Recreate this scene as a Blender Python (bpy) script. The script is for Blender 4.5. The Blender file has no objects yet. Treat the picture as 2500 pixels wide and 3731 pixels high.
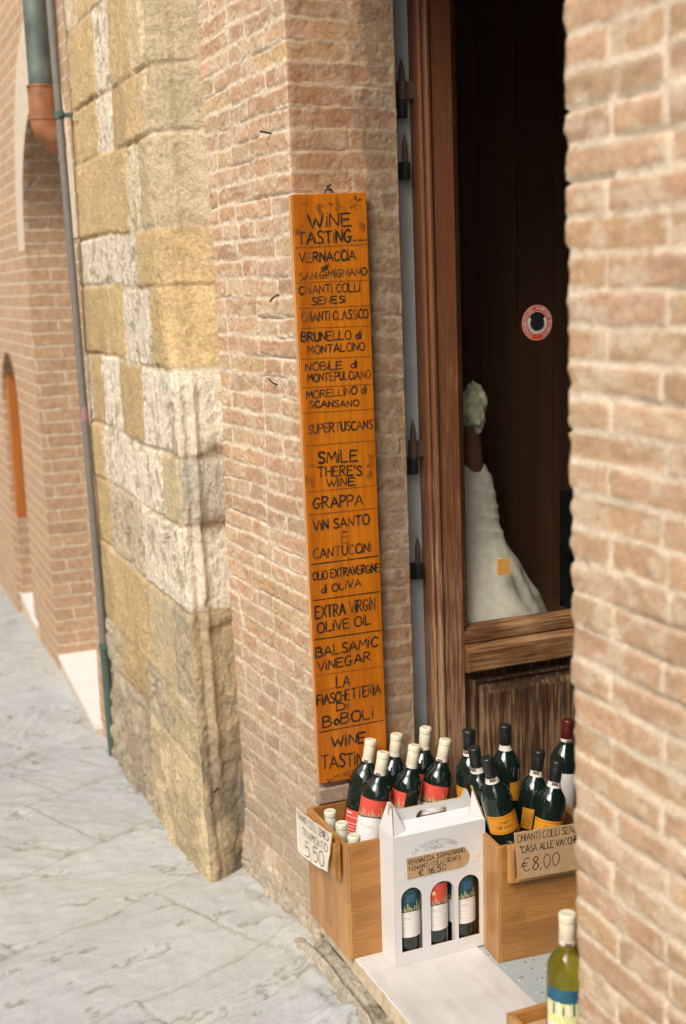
import bpy, math, random
import numpy as np
from mathutils import Matrix, Vector
from mathutils.geometry import tessellate_polygon

S = bpy.context.scene
COL = S.collection
R = math.radians
random.seed(7)

# ------------------------------------------------------------------ camera
cam_d = bpy.data.cameras.new("camera")
cam_d.sensor_fit = 'VERTICAL'
cam_d.sensor_height = 36.0
cam_d.lens = 44.08
cam_d.clip_start = 0.05
cam_d.clip_end = 500
cam_d.dof.use_dof = True
cam_d.dof.focus_distance = 3.08
cam_d.dof.aperture_fstop = 2.6
cam = bpy.data.objects.new("camera", cam_d)
COL.objects.link(cam)
pit, rol, yaw = R(10.27), R(-1.687), R(22.73)
fw = Vector((math.sin(yaw)*math.cos(pit), math.cos(yaw)*math.cos(pit), -math.sin(pit)))
rt = Vector((math.cos(yaw), -math.sin(yaw), 0))
up = rt.cross(fw)
r2 = rt*math.cos(rol)+up*math.sin(rol)
u2 = up*math.cos(rol)-rt*math.sin(rol)
M = Matrix((r2, u2, -fw)).transposed().to_4x4()
M.translation = Vector((-1.16, -2.52, 1.62))
cam.matrix_world = M
S.camera = cam

# ------------------------------------------------------------------ sky, sun, exposure
SUN_EL, SUN_AZ = R(44), R(235)          # azimuth clockwise from +Y
w = bpy.data.worlds.new("World"); S.world = w; w.use_nodes = True
nt = w.node_tree
bg = nt.nodes["Background"]
sky = nt.nodes.new("ShaderNodeTexSky"); sky.sky_type = 'NISHITA'
sky.sun_disc = False; sky.sun_elevation = SUN_EL; sky.sun_rotation = SUN_AZ
sky.air_density = 1.0; sky.dust_density = 6.0; sky.ozone_density = 0.6
hs = nt.nodes.new("ShaderNodeHueSaturation"); hs.inputs["Saturation"].default_value = 0.35
nt.links.new(sky.outputs[0], hs.inputs["Color"]); nt.links.new(hs.outputs[0], bg.inputs["Color"])
bg.inputs["Strength"].default_value = 0.15
sd = bpy.data.lights.new("sun", 'SUN'); sd.energy = 1.5; sd.angle = R(28); sd.color = (1, .92, .80)
sun = bpy.data.objects.new("sun", sd); COL.objects.link(sun)
tos = Vector((math.sin(SUN_AZ)*math.cos(SUN_EL), math.cos(SUN_AZ)*math.cos(SUN_EL), math.sin(SUN_EL)))
sun.rotation_euler = (tos).to_track_quat('Z', 'Y').to_euler()
sun.location = (-3, -1, 6)
S.view_settings.view_transform = 'Standard'
S.view_settings.look = 'None'
S.view_settings.exposure = 0.42
S.view_settings.gamma = 1
S.cycles.use_denoising = True
S.cycles.max_bounces = 8
S.cycles.transparent_max_bounces = 12

# ------------------------------------------------------------------ helpers
def tag(o, label=None, cat=None, group=None, kind=None):
    if label: o["label"] = label
    if cat: o["category"] = cat
    if group: o["group"] = group
    if kind: o["kind"] = kind
    return o

def empty(name, loc=(0, 0, 0), rz=0):
    o = bpy.data.objects.new(name, None); COL.objects.link(o)
    o.location = loc; o.rotation_euler = (0, 0, rz); o.empty_display_size = .05
    return o

def kids(o):
    return [c for c in bpy.data.objects if c.parent == o]

def copy_tree(o, parent=None):
    c = o.copy(); COL.objects.link(c); c.parent = parent
    for ch in kids(o): copy_tree(ch, c)
    return c

def shear(x, z):
    return x - .0105*(z-1.2)

class MB:
    def __init__(s): s.v = []; s.f = []; s.m = []
    def add(s, vs, fs, m=0):
        b = len(s.v); s.v += [tuple(p) for p in vs]
        for f in fs: s.f.append(tuple(i+b for i in f)); s.m.append(m)
    def box(s, a, b, m=0, sh=False):
        x0, y0, z0 = a; x1, y1, z1 = b
        vs = [(x, y, z) for z in (z0, z1) for y in (y0, y1) for x in (x0, x1)]
        if sh: vs = [(shear(x, z), y, z) for x, y, z in vs]
        s.add(vs, [(0, 2, 3, 1), (4, 5, 7, 6), (0, 1, 5, 4), (2, 6, 7, 3), (0, 4, 6, 2), (1, 3, 7, 5)], m)
    def prism(s, poly, z0, z1, m=0, sh=False, nz=1):
        # poly counter-clockwise in (x,y)
        n = len(poly)
        zs = [z0+(z1-z0)*k/nz for k in range(nz+1)]
        vs = [((shear(x, z) if sh else x), y, z) for z in zs for x, y in poly]
        fs = []
        for k in range(nz):
            for i in range(n):
                j = (i+1) % n
                fs.append((k*n+i, k*n+j, (k+1)*n+j, (k+1)*n+i))
        fs += [tuple(range(n))[::-1], tuple(range(nz*n, nz*n+n))]
        s.add(vs, fs, m)
    def lathe(s, prof, n=40, m=0, c=(0, 0, 0), cap=False):
        vs = []; fs = []
        for r, z in prof:
            for k in range(n):
                a = 2*math.pi*k/n
                vs.append((c[0]+r*math.cos(a), c[1]+r*math.sin(a), c[2]+z))
        for i in range(len(prof)-1):
            for k in range(n):
                j = (k+1) % n
                fs.append((i*n+k, i*n+j, (i+1)*n+j, (i+1)*n+k))
        if cap:
            fs.append(tuple(range(n))[::-1]); fs.append(tuple(range((len(prof)-1)*n, len(prof)*n)))
        s.add(vs, fs, m)
    def tube(s, pts, r, n=12, m=0, cap=True):
        pts = [Vector(p) for p in pts]; rs = r if isinstance(r, (list, tuple)) else [r]*len(pts)
        vs = []; fs = []; prev = None
        for i, p in enumerate(pts):
            d = (pts[min(i+1, len(pts)-1)]-pts[max(i-1, 0)]).normalized()
            if prev is None:
                a = d.orthogonal().normalized()
            else:
                a = (prev-d*prev.dot(d)).normalized()
            prev = a; b = d.cross(a)
            for k in range(n):
                t = 2*math.pi*k/n
                vs.append(p+(a*math.cos(t)+b*math.sin(t))*rs[i])
        for i in range(len(pts)-1):
            for k in range(n):
                j = (k+1) % n
                fs.append((i*n+k, i*n+j, (i+1)*n+j, (i+1)*n+k))
        if cap: fs += [tuple(range(n))[::-1], tuple(range((len(pts)-1)*n, len(pts)*n))]
        s.add(vs, fs, m)
    def shape(s, loops, f0, f1, m=0, ms=None):
        # loops: outer + holes in 2D ; f0/f1 map (a,b)->3D for front and back
        ms = m if ms is None else ms
        flat = [p for l in loops for p in l]
        tris = tessellate_polygon([[Vector((p[0], p[1], 0)) for p in l] for l in loops])
        n = len(flat)
        s.add([f0(*p) for p in flat], tris, m)
        s.add([f1(*p) for p in flat], [t[::-1] for t in tris], ms)
        for l in loops:
            k = len(l)
            vs = [f0(*p) for p in l]+[f1(*p) for p in l]
            s.add(vs, [(i, (i+1) % k, k+(i+1) % k, k+i) for i in range(k)], ms)
    def build(s, name, mats, parent=None, smooth=False, bevel=0, seg=2, recalc=True, loc=None):
        me = bpy.data.meshes.new(name)
        me.from_pydata(s.v, [], s.f)
        if not isinstance(mats, (list, tuple)): mats = [mats]
        for q in mats: me.materials.append(q)
        me.polygons.foreach_set("material_index", s.m)
        if recalc:
            import bmesh
            bm = bmesh.new(); bm.from_mesh(me)
            bmesh.ops.remove_doubles(bm, verts=bm.verts, dist=1e-6)
            bmesh.ops.recalc_face_normals(bm, faces=bm.faces); bm.to_mesh(me); bm.free()
        if smooth:
            me.polygons.foreach_set("use_smooth", [True]*len(me.polygons))
            me.set_sharp_from_angle(angle=R(50))
        me.update()
        o = bpy.data.objects.new(name, me); COL.objects.link(o)
        if parent: o.parent = parent
        if loc: o.location = loc
        if bevel:
            b = o.modifiers.new("bevel", 'BEVEL'); b.width = bevel; b.segments = seg; b.limit_method = 'ANGLE'
            b.angle_limit = R(40)
        return o

def grid_mesh(name, P, C, mat, parent=None, flip=False):
    nv, nu = P.shape[:2]
    me = bpy.data.meshes.new(name)
    i = np.arange(nv*nu).reshape(nv, nu)
    q = np.stack([i[:-1, :-1], i[:-1, 1:], i[1:, 1:], i[1:, :-1]], -1).reshape(-1, 4)
    if flip: q = q[:, ::-1]
    me.vertices.add(nv*nu); me.vertices.foreach_set("co", P.reshape(-1).astype(np.float32))
    me.loops.add(q.size); me.loops.foreach_set("vertex_index", q.reshape(-1).astype(np.int32))
    me.polygons.add(len(q)); me.polygons.foreach_set("loop_start", (np.arange(len(q))*4).astype(np.int32))
    me.polygons.foreach_set("use_smooth", np.ones(len(q), bool))
    a = me.color_attributes.new("col", 'FLOAT_COLOR', 'POINT')
    c4 = np.ones((nv*nu, 4), np.float32); c4[:, :3] = np.clip(C.reshape(-1, 3), 0, .95)
    a.data.foreach_set("color", c4.reshape(-1))
    me.materials.append(mat); me.update(calc_edges=True); me.validate()
    o = bpy.data.objects.new(name, me); COL.objects.link(o)
    if parent: o.parent = parent
    return o

# ---- numpy value noise
_tabs = {}
def vnoise(x, y, seed=0):
    if seed not in _tabs: _tabs[seed] = np.random.RandomState(seed).rand(256, 256)
    T = _tabs[seed]
    xi = np.floor(x).astype(int); yi = np.floor(y).astype(int)
    fx = x-xi; fy = y-yi
    fx = fx*fx*fx*(fx*(fx*6-15)+10); fy = fy*fy*fy*(fy*(fy*6-15)+10)
    g = lambda a, b: T[a & 255, b & 255]
    return ((g(xi, yi)*(1-fx)+g(xi+1, yi)*fx)*(1-fy)+(g(xi, yi+1)*(1-fx)+g(xi+1, yi+1)*fx)*fy)
def fbm(x, y, o=4, seed=0):
    s = 0; a = .5; n = 0
    for k in range(o):
        s = s+a*vnoise(x*2**k+17*k, y*2**k-9*k, seed+k); n += a; a *= .55
    return s/n
def sstep(a, b, x):
    t = np.clip((x-a)/(b-a), 0, 1); return t*t*(3-2*t)
def mix(a, b, t): return a+(b-a)*t[..., None]

# ------------------------------------------------------------------ materials
def mat_new(name):
    m = bpy.data.materials.new(name); m.use_nodes = True
    return m, m.node_tree, m.node_tree.nodes["Principled BSDF"]
def N(nt, t, **kw):
    n = nt.nodes.new(t)
    for k, v in kw.items():
        if k in n.inputs: n.inputs[k].default_value = v
        else: setattr(n, k, v)
    return n
def ramp(nt, src, stops):
    r = nt.nodes.new("ShaderNodeValToRGB"); e = r.color_ramp.elements
    while len(e) < len(stops): e.new(.5)
    for q, (p, c) in zip(e, stops):
        q.position = p; q.color = c if len(c) == 4 else (*c, 1)
    nt.links.new(src, r.inputs[0]); return r
def mixc(nt, fac, a, b, mode='MIX'):
    m = nt.nodes.new("ShaderNodeMix"); m.data_type = 'RGBA'; m.blend_type = mode
    for s, v in ((0, fac), (6, a), (7, b)):
        if hasattr(v, "is_linked"): nt.links.new(v, m.inputs[s])
        elif s == 0: m.inputs[s].default_value = v
        else: m.inputs[s].default_value = (*v, 1)
    return m.outputs[2]
def bump(nt, bs, h, strength, dist):
    b = N(nt, "ShaderNodeBump"); b.inputs["Strength"].default_value = strength; b.inputs["Distance"].default_value = dist
    nt.links.new(h, b.inputs["Height"]); nt.links.new(b.outputs[0], bs.inputs["Normal"]); return b

def m_plain(name, c, rough=.6, metal=0, var=.12, sc=60, bmp=0, spec=.5):
    m, nt, b = mat_new(name)
    tc = N(nt, "ShaderNodeTexCoord")
    n = N(nt, "ShaderNodeTexNoise", Scale=sc, Detail=5.0); nt.links.new(tc.outputs["Object"], n.inputs["Vector"])
    r = ramp(nt, n.outputs[0], [(.3, tuple(x*(1-var) for x in c)), (.7, tuple(min(1, x*(1+var)) for x in c))])
    nt.links.new(r.outputs[0], b.inputs["Base Color"])
    b.inputs["Roughness"].default_value = rough; b.inputs["Metallic"].default_value = metal
    b.inputs["Specular IOR Level"].default_value = spec
    if bmp: bump(nt, b, n.outputs[0], bmp, .003)
    return m

def m_attr(name, rough=.9, sc=180, amp=.3, bd=.002, bs=.6):
    m, nt, b = mat_new(name)
    at = N(nt, "ShaderNodeAttribute"); at.attribute_name = "col"
    tc = N(nt, "ShaderNodeTexCoord")
    n = N(nt, "ShaderNodeTexNoise", Scale=sc, Detail=6.0, Roughness=.65); nt.links.new(tc.outputs["Object"], n.inputs["Vector"])
    r = ramp(nt, n.outputs[0], [(.25, (1-amp,)*3), (.75, (1+amp*.6,)*3)])
    c = mixc(nt, 1.0, at.outputs["Color"], r.outputs[0], 'MULTIPLY')
    n3 = N(nt, "ShaderNodeTexNoise", Scale=sc*2.6, Detail=3.0, Roughness=.7); nt.links.new(tc.outputs["Object"], n3.inputs["Vector"])
    r3 = ramp(nt, n3.outputs[0], [(.30, (1-amp*1.5,)*3), (.42, (1, 1, 1)), (.62, (1, 1, 1)), (.72, (1+amp*.35,)*3)])
    c = mixc(nt, 1.0, c, r3.outputs[0], 'MULTIPLY')
    nt.links.new(c, b.inputs["Base Color"]); b.inputs["Roughness"].default_value = rough
    b.inputs["Specular IOR Level"].default_value = .2
    bump(nt, b, n.outputs[0], bs, bd)
    return m

def m_wood(name, dark, light, axis=2, sc=18, rough=.45, coat=0, stretch=.06, bs=.15, staves=False):
    m, nt, b = mat_new(name)
    tc = N(nt, "ShaderNodeTexCoord"); mp = N(nt, "ShaderNodeMapping")
    oi = N(nt, "ShaderNodeObjectInfo"); ad = N(nt, "ShaderNodeVectorMath"); ad.operation = 'ADD'
    nt.links.new(tc.outputs["Object"], ad.inputs[0]); nt.links.new(oi.outputs["Random"], ad.inputs[1])
    s = [1, 1, 1]; s[axis] = stretch; mp.inputs["Scale"].default_value = s
    nt.links.new(ad.outputs[0], mp.inputs["Vector"])
    n1 = N(nt, "ShaderNodeTexNoise", Scale=sc, Detail=3.0, Distortion=.6)
    n2 = N(nt, "ShaderNodeTexNoise", Scale=sc*9, Detail=4.0)
    for n in (n1, n2): nt.links.new(mp.outputs[0], n.inputs["Vector"])
    md = tuple((a+c)/2 for a, c in zip(dark, light))
    r1 = ramp(nt, n1.outputs[0], [(.3, dark), (.5, md), (.72, light)])
    r2 = ramp(nt, n2.outputs[0], [(.3, (.78,)*3), (.7, (1.12,)*3)])
    c = mixc(nt, 1.0, r1.outputs[0], r2.outputs[0], 'MULTIPLY')
    if staves:
        sx = N(nt, "ShaderNodeSeparateXYZ"); nt.links.new(ad.outputs[0], sx.inputs[0])
        a_ = N(nt, "ShaderNodeMath", operation='ADD'); nt.links.new(sx.outputs[0], a_.inputs[0]); nt.links.new(sx.outputs[1], a_.inputs[1])
        cb = N(nt, "ShaderNodeCombineXYZ")
        nt.links.new(a_.outputs[0] if axis == 0 else sx.outputs[2], cb.inputs[0]); nt.links.new(sx.outputs[2] if axis == 0 else a_.outputs[0], cb.inputs[1])
        bt = N(nt, "ShaderNodeTexBrick"); nt.links.new(cb.outputs[0], bt.inputs["Vector"]); bt.inputs["Scale"].default_value = 1
        bt.inputs["Brick Width"].default_value = .23; bt.inputs["Row Height"].default_value = .043; bt.inputs["Mortar Size"].default_value = .0004
        bt.inputs["Color1"].default_value = (.82, .80, .77, 1); bt.inputs["Color2"].default_value = (1.1, 1.1, 1.1, 1); bt.inputs["Mortar"].default_value = (.7, .65, .6, 1)
        c = mixc(nt, 1.0, c, bt.outputs["Color"], 'MULTIPLY')
    nt.links.new(c, b.inputs["Base Color"]); b.inputs["Roughness"].default_value = rough
    b.inputs["Coat Weight"].default_value = coat; b.inputs["Coat Roughness"].default_value = .25
    bump(nt, b, n2.outputs[0], bs, .001)
    return m

def m_oldwood(name, fresh, worn, pale, zlo, zhi, axis=2, base=.0, rough=.55):
    """varnished wood whose varnish has worn off, more so low down (weather)"""
    m, nt, b = mat_new(name)
    tc = N(nt, "ShaderNodeTexCoord"); mp = N(nt, "ShaderNodeMapping")
    s = [1, 1, 1]; s[axis] = .05; mp.inputs["Scale"].default_value = s
    nt.links.new(tc.outputs["Object"], mp.inputs["Vector"])
    g = N(nt, "ShaderNodeTexNoise", Scale=150.0, Detail=5.0); nt.links.new(mp.outputs[0], g.inputs["Vector"])
    g2 = N(nt, "ShaderNodeTexNoise", Scale=420.0, Detail=4.0); nt.links.new(mp.outputs[0], g2.inputs["Vector"])
    big = N(nt, "ShaderNodeTexNoise", Scale=7.0, Detail=4.0); nt.links.new(tc.outputs["Object"], big.inputs["Vector"])
    sx = N(nt, "ShaderNodeSeparateXYZ"); nt.links.new(tc.outputs["Object"], sx.inputs[0])
    mr = N(nt, "ShaderNodeMapRange"); nt.links.new(sx.outputs[2], mr.inputs[0])
    mr.inputs[1].default_value = zlo; mr.inputs[2].default_value = zhi; mr.inputs[3].default_value = .26+base; mr.inputs[4].default_value = -.12+base
    a1 = N(nt, "ShaderNodeMath", operation='MULTIPLY_ADD'); nt.links.new(g.outputs[0], a1.inputs[0]); a1.inputs[1].default_value = .9
    nt.links.new(mr.outputs[0], a1.inputs[2])
    a2 = N(nt, "ShaderNodeMath", operation='MULTIPLY_ADD'); nt.links.new(big.outputs[0], a2.inputs[0]); a2.inputs[1].default_value = .55
    nt.links.new(a1.outputs[0], a2.inputs[2])
    r = ramp(nt, a2.outputs[0], [(.66, fresh), (.84, worn), (1.0, pale)])
    r2 = ramp(nt, g2.outputs[0], [(.3, (.76,)*3), (.65, (1.10,)*3)])
    c = mixc(nt, 1.0, r.outputs[0], r2.outputs[0], 'MULTIPLY')
    nt.links.new(c, b.inputs["Base Color"])
    b.inputs["Roughness"].default_value = rough
    bump(nt, b, g2.outputs[0], .3, .0015)
    return m

def m_brick(name, cols, mortar, h=.05, wd=.25):
    m, nt, b = mat_new(name)
    tc = N(nt, "ShaderNodeTexCoord"); sx = N(nt, "ShaderNodeSeparateXYZ"); nt.links.new(tc.outputs["Object"], sx.inputs[0])
    ad = N(nt, "ShaderNodeMath", operation='ADD'); nt.links.new(sx.outputs[0], ad.inputs[0]); nt.links.new(sx.outputs[1], ad.inputs[1])
    cb = N(nt, "ShaderNodeCombineXYZ"); nt.links.new(ad.outputs[0], cb.inputs[0]); nt.links.new(sx.outputs[2], cb.inputs[1])
    nz = N(nt, "ShaderNodeTexNoise", Scale=9.0, Detail=3.0); nt.links.new(tc.outputs["Object"], nz.inputs["Vector"])
    va = N(nt, "ShaderNodeVectorMath", operation='MULTIPLY_ADD'); nt.links.new(nz.outputs["Color"], va.inputs[0])
    va.inputs[1].default_value = (.02, .012, 0); nt.links.new(cb.outputs[0], va.inputs[2])
    bt = N(nt, "ShaderNodeTexBrick"); nt.links.new(va.outputs[0], bt.inputs["Vector"])
    bt.inputs["Scale"].default_value = 1; bt.inputs["Brick Width"].default_value = wd; bt.inputs["Row Height"].default_value = h
    bt.inputs["Mortar Size"].default_value = .005; bt.inputs["Mortar Smooth"].default_value = .3
    bt.inputs["Color1"].default_value = (*cols[0], 1); bt.inputs["Color2"].default_value = (*cols[1], 1); bt.inputs["Mortar"].default_value = (*mortar, 1)
    n2 = N(nt, "ShaderNodeTexNoise", Scale=40.0, Detail=5.0); nt.links.new(tc.outputs["Object"], n2.inputs["Vector"])
    r = ramp(nt, n2.outputs[0], [(.3, (.75,)*3), (.7, (1.15,)*3)])
    c = mixc(nt, 1.0, bt.outputs["Color"], r.outputs[0], 'MULTIPLY')
    nt.links.new(c, b.inputs["Base Color"]); b.inputs["Roughness"].default_value = .9
    mm = N(nt, "ShaderNodeMath", operation='SUBTRACT'); nt.links.new(n2.outputs[0], mm.inputs[0]); nt.links.new(bt.outputs["Fac"], mm.inputs[1])
    bump(nt, b, mm.outputs[0], .7, .006)
    return m

MT = {}
MT['brick'] = m_attr("weathered_brick", amp=.28, sc=160, bd=.003)
MT['stone'] = m_attr("ashlar_stone", amp=.36, sc=85, bd=.007, bs=.9)
MT['ground'] = m_attr("street_stone", amp=.14, sc=120, bd=.002, bs=.5, rough=.8)
MT['brickfar'] = m_brick("far_brick", [(.52, .335, .195), (.45, .285, .17)], (.64, .53, .39), h=.06, wd=.26)
MT['ochreplaster'] = m_plain("ochre_plaster", (.55, .42, .28), .9, var=.15, sc=5)
MT['limeplaster'] = m_plain("lime_plaster", (.60, .50, .38), .9, var=.12, sc=25, bmp=.3)
MT['greyplaster'] = m_plain("grey_plaster", (.43, .455, .445), .85, var=.1, sc=16, bmp=.2)
MT['boardwood'] = m_wood("orange_board_wood", (.45, .115, .003), (.60, .180, .007), 2, 14, .38, .25)
MT['boardedge'] = m_wood("board_edge_wood", (.55, .27, .09), (.66, .36, .15), 2, 20, .5)
MT['pine'] = m_wood("honey_pine_front", (.33, .135, .028), (.46, .215, .055), 0, 30, .42, .2, .07, staves=True)
MT['pineside'] = m_wood("honey_pine_side", (.40, .19, .055), (.50, .26, .085), 2, 20, .45, .15, .07, staves=True)
MT['frame'] = m_oldwood("red_varnished_wood", (.150, .052, .018), (.20, .088, .040), (.36, .215, .12), .25, 1.5)
MT['rail'] = m_oldwood("worn_rail_wood", (.075, .026, .009), (.20, .09, .032), (.33, .19, .09), .2, 1.2, axis=0, base=.02)
MT['panel'] = m_oldwood("worn_panel_wood", (.035, .016, .008), (.075, .038, .019), (.26, .15, .075), .1, 1.4, base=-.02)
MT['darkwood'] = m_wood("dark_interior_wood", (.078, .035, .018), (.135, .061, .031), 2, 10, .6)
MT['iron'] = m_plain("black_iron", (.030, .033, .030), .55, .5, .3, 80, .3)
MT['rustiron'] = m_plain("rusty_iron", (.12, .075, .05), .7, .3, .3, 80, .3)
MT['greypipe'] = m_plain("grey_pipe_paint", (.17, .155, .14), .5, 0, .12, 30)
MT['greenpipe'] = m_plain("green_pipe_paint", (.06, .105, .085), .5, 0, .2, 30)
MT['verdigris'] = m_plain("verdigris_pipe", (.11, .14, .12), .55, .2, .35, 14)
MT['rust'] = m_plain("rusty_pipe", (.32, .135, .06), .6, .2, .4, 16, .2)
MT['marble'] = m_plain("pale_marble", (.66, .66, .62), .45, 0, .07, 14)
MT['whitemarble'] = m_plain("white_marble", (.82, .80, .77), .4, 0, .03, 6)
MT['card'] = m_plain("white_cardboard", (.68, .665, .655), .6, 0, .03, 20)
MT['kraft'] = m_plain("kraft_card", (.46, .29, .14), .8, 0, .12, 90)
MT['kraftlight'] = m_plain("tan_card", (.47, .30, .155), .8, 0, .10, 60)
MT['paper'] = m_plain("cream_card", (.70, .63, .52), .8, 0, .08, 40)
MT['cream'] = m_plain("cream_capsule", (.70, .62, .46), .42, 0, .04, 30)
MT['paleg'] = m_plain("pale_green_capsule", (.60, .60, .45), .42, 0, .04, 30)
MT['band'] = m_plain("strip_paper", (.66, .60, .52), .6, 0, .06, 60)
MT['bandmark'] = m_plain("strip_print", (.16, .10, .09), .6, 0, .3, 300)
MT['blackcap'] = m_plain("black_capsule", (.014, .017, .016), .35, 0, .1, 30)
MT['redcap'] = m_plain("dark_red_capsule", (.10, .012, .012), .35, .2, .1, 30)
MT['whitelabel'] = m_plain("white_label", (.76, .73, .69), .55, 0, .03, 30)
MT['redlabel'] = m_plain("red_label", (.62, .075, .045), .5, 0, .10, 30)
MT['orangelabel'] = m_plain("orange_label", (.66, .27, .018), .5, 0, .05, 30)
MT['teal'] = m_plain("night_label", (.010, .055, .062), .5, 0, .3, 60)
MT['blue'] = m_plain("blue_label", (.02, .10, .17), .5, 0, .2, 60)
MT['gold'] = m_plain("skyline_print", (.70, .55, .28), .5, 0, .4, 300)
MT['ygreen'] = m_plain("skyline_print_green", (.68, .68, .30), .5, 0, .4, 300)
MT['maroon'] = m_plain("skyline_shadow", (.07, .02, .03), .5, 0, .2, 100)
MT['moon'] = m_plain("moon_print", (.75, .80, .62), .5, 0, .02, 30)
MT['sunp'] = m_plain("sun_print", (.85, .55, .22), .5, 0, .05, 30)
MT['greyink'] = m_plain("grey_ink", (.22, .21, .22), .7, 0, .1, 60)
MT['paleink'] = m_plain("pale_ink", (.42, .39, .38), .7, 0, .1, 60)
MT['ink'] = m_plain("black_ink", (.022, .014, .009), .55, 0, .2, 200)
MT['brownink'] = m_plain("brown_ink", (.085, .032, .008), .6, 0, .3, 200)
MT['fadedink'] = m_plain("faded_brown_ink", (.22, .068, .006), .6, 0, .3, 200)
MT['linen'] = m_plain("linen_cloth", (.77, .735, .64), .9, 0, .09, 45, .3)
MT['sage'] = m_plain("sage_paper", (.52, .55, .38), .9, 0, .3, 30, .3)
MT['umber'] = m_plain("umber_neck", (.16, .07, .035), .7, 0, .2, 30)
MT['orangetag'] = m_plain("orange_paper", (.62, .30, .06), .7, 0, .05, 30)
MT['stickred'] = m_plain("sticker_red", (.55, .06, .022), .5, 0, .04, 30)
MT['stickwhite'] = m_plain("sticker_white", (.70, .66, .58), .5, 0, .04, 30)
MT['stickblack'] = m_plain("sticker_black", (.01, .012, .012), .5, 0, .1, 30)
MT['brass'] = m_plain("brass", (.45, .26, .08), .3, .9, .1, 30)
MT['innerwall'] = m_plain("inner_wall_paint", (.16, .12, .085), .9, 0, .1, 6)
MT['orangewood'] = m_wood("orange_door_wood", (.42, .12, .02), (.5, .17, .03), 2, 10, .5)

def m_glass_dark(name, c):
    m, nt, b = mat_new(name)
    b.inputs["Base Color"].default_value = (*c, 1); b.inputs["Roughness"].default_value = .04
    b.inputs["Specular IOR Level"].default_value = .6; b.inputs["Coat Weight"].default_value = .3
    return m
MT['bottle'] = m_glass_dark("dark_green_glass", (.006, .014, .010))
def m_wine():
    m, nt, b = mat_new("yellow_wine_glass")
    b.inputs["Base Color"].default_value = (.33, .30, .03, 1); b.inputs["Roughness"].default_value = .03
    b.inputs["Transmission Weight"].default_value = .75; b.inputs["IOR"].default_value = 1.4
    return m
MT['wine'] = m_wine()
def m_pane():
    m, nt, b = mat_new("window_glass"); nt.nodes.remove(b)
    o = nt.nodes["Material Output"]
    lw = N(nt, "ShaderNodeLayerWeight"); p5 = N(nt, "ShaderNodeMath", operation='POWER'); nt.links.new(lw.outputs["Facing"], p5.inputs[0]); p5.inputs[1].default_value = 5
    fr = N(nt, "ShaderNodeMath", operation='MULTIPLY_ADD'); nt.links.new(p5.outputs[0], fr.inputs[0]); fr.inputs[1].default_value = .9; fr.inputs[2].default_value = .035
    tr = N(nt, "ShaderNodeBsdfTransparent"); gl = N(nt, "ShaderNodeBsdfGlossy", Roughness=.02)
    tr.inputs[0].default_value = (.96, .96, .94, 1)
    mx = N(nt, "ShaderNodeMixShader"); nt.links.new(fr.outputs[0], mx.inputs[0]); nt.links.new(tr.outputs[0], mx.inputs[1]); nt.links.new(gl.outputs[0], mx.inputs[2])
    nt.links.new(mx.outputs[0], o.inputs[0]); return m
MT['pane'] = m_pane()
def m_terrazzo():
    m, nt, b = mat_new("terrazzo")
    tc = N(nt, "ShaderNodeTexCoord")
    v = N(nt, "ShaderNodeTexVoronoi", Scale=130.0); nt.links.new(tc.outputs["Object"], v.inputs["Vector"])
    r = ramp(nt, v.outputs["Color"], [(.0, (.05, .06, .06)), (.16, (.07, .08, .08)), (.2, (.33, .37, .36)), (.8, (.40, .44, .43)), (.86, (.7, .72, .68))])
    d = ramp(nt, v.outputs["Distance"], [(.32, (0, 0, 0)), (.42, (1, 1, 1))])
    c = mixc(nt, d.outputs[0], r.outputs[0], (.36, .40, .39))
    nt.links.new(c, b.inputs["Base Color"]); b.inputs["Roughness"].default_value = .45
    return m
MT['terrazzo'] = m_terrazzo()

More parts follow.
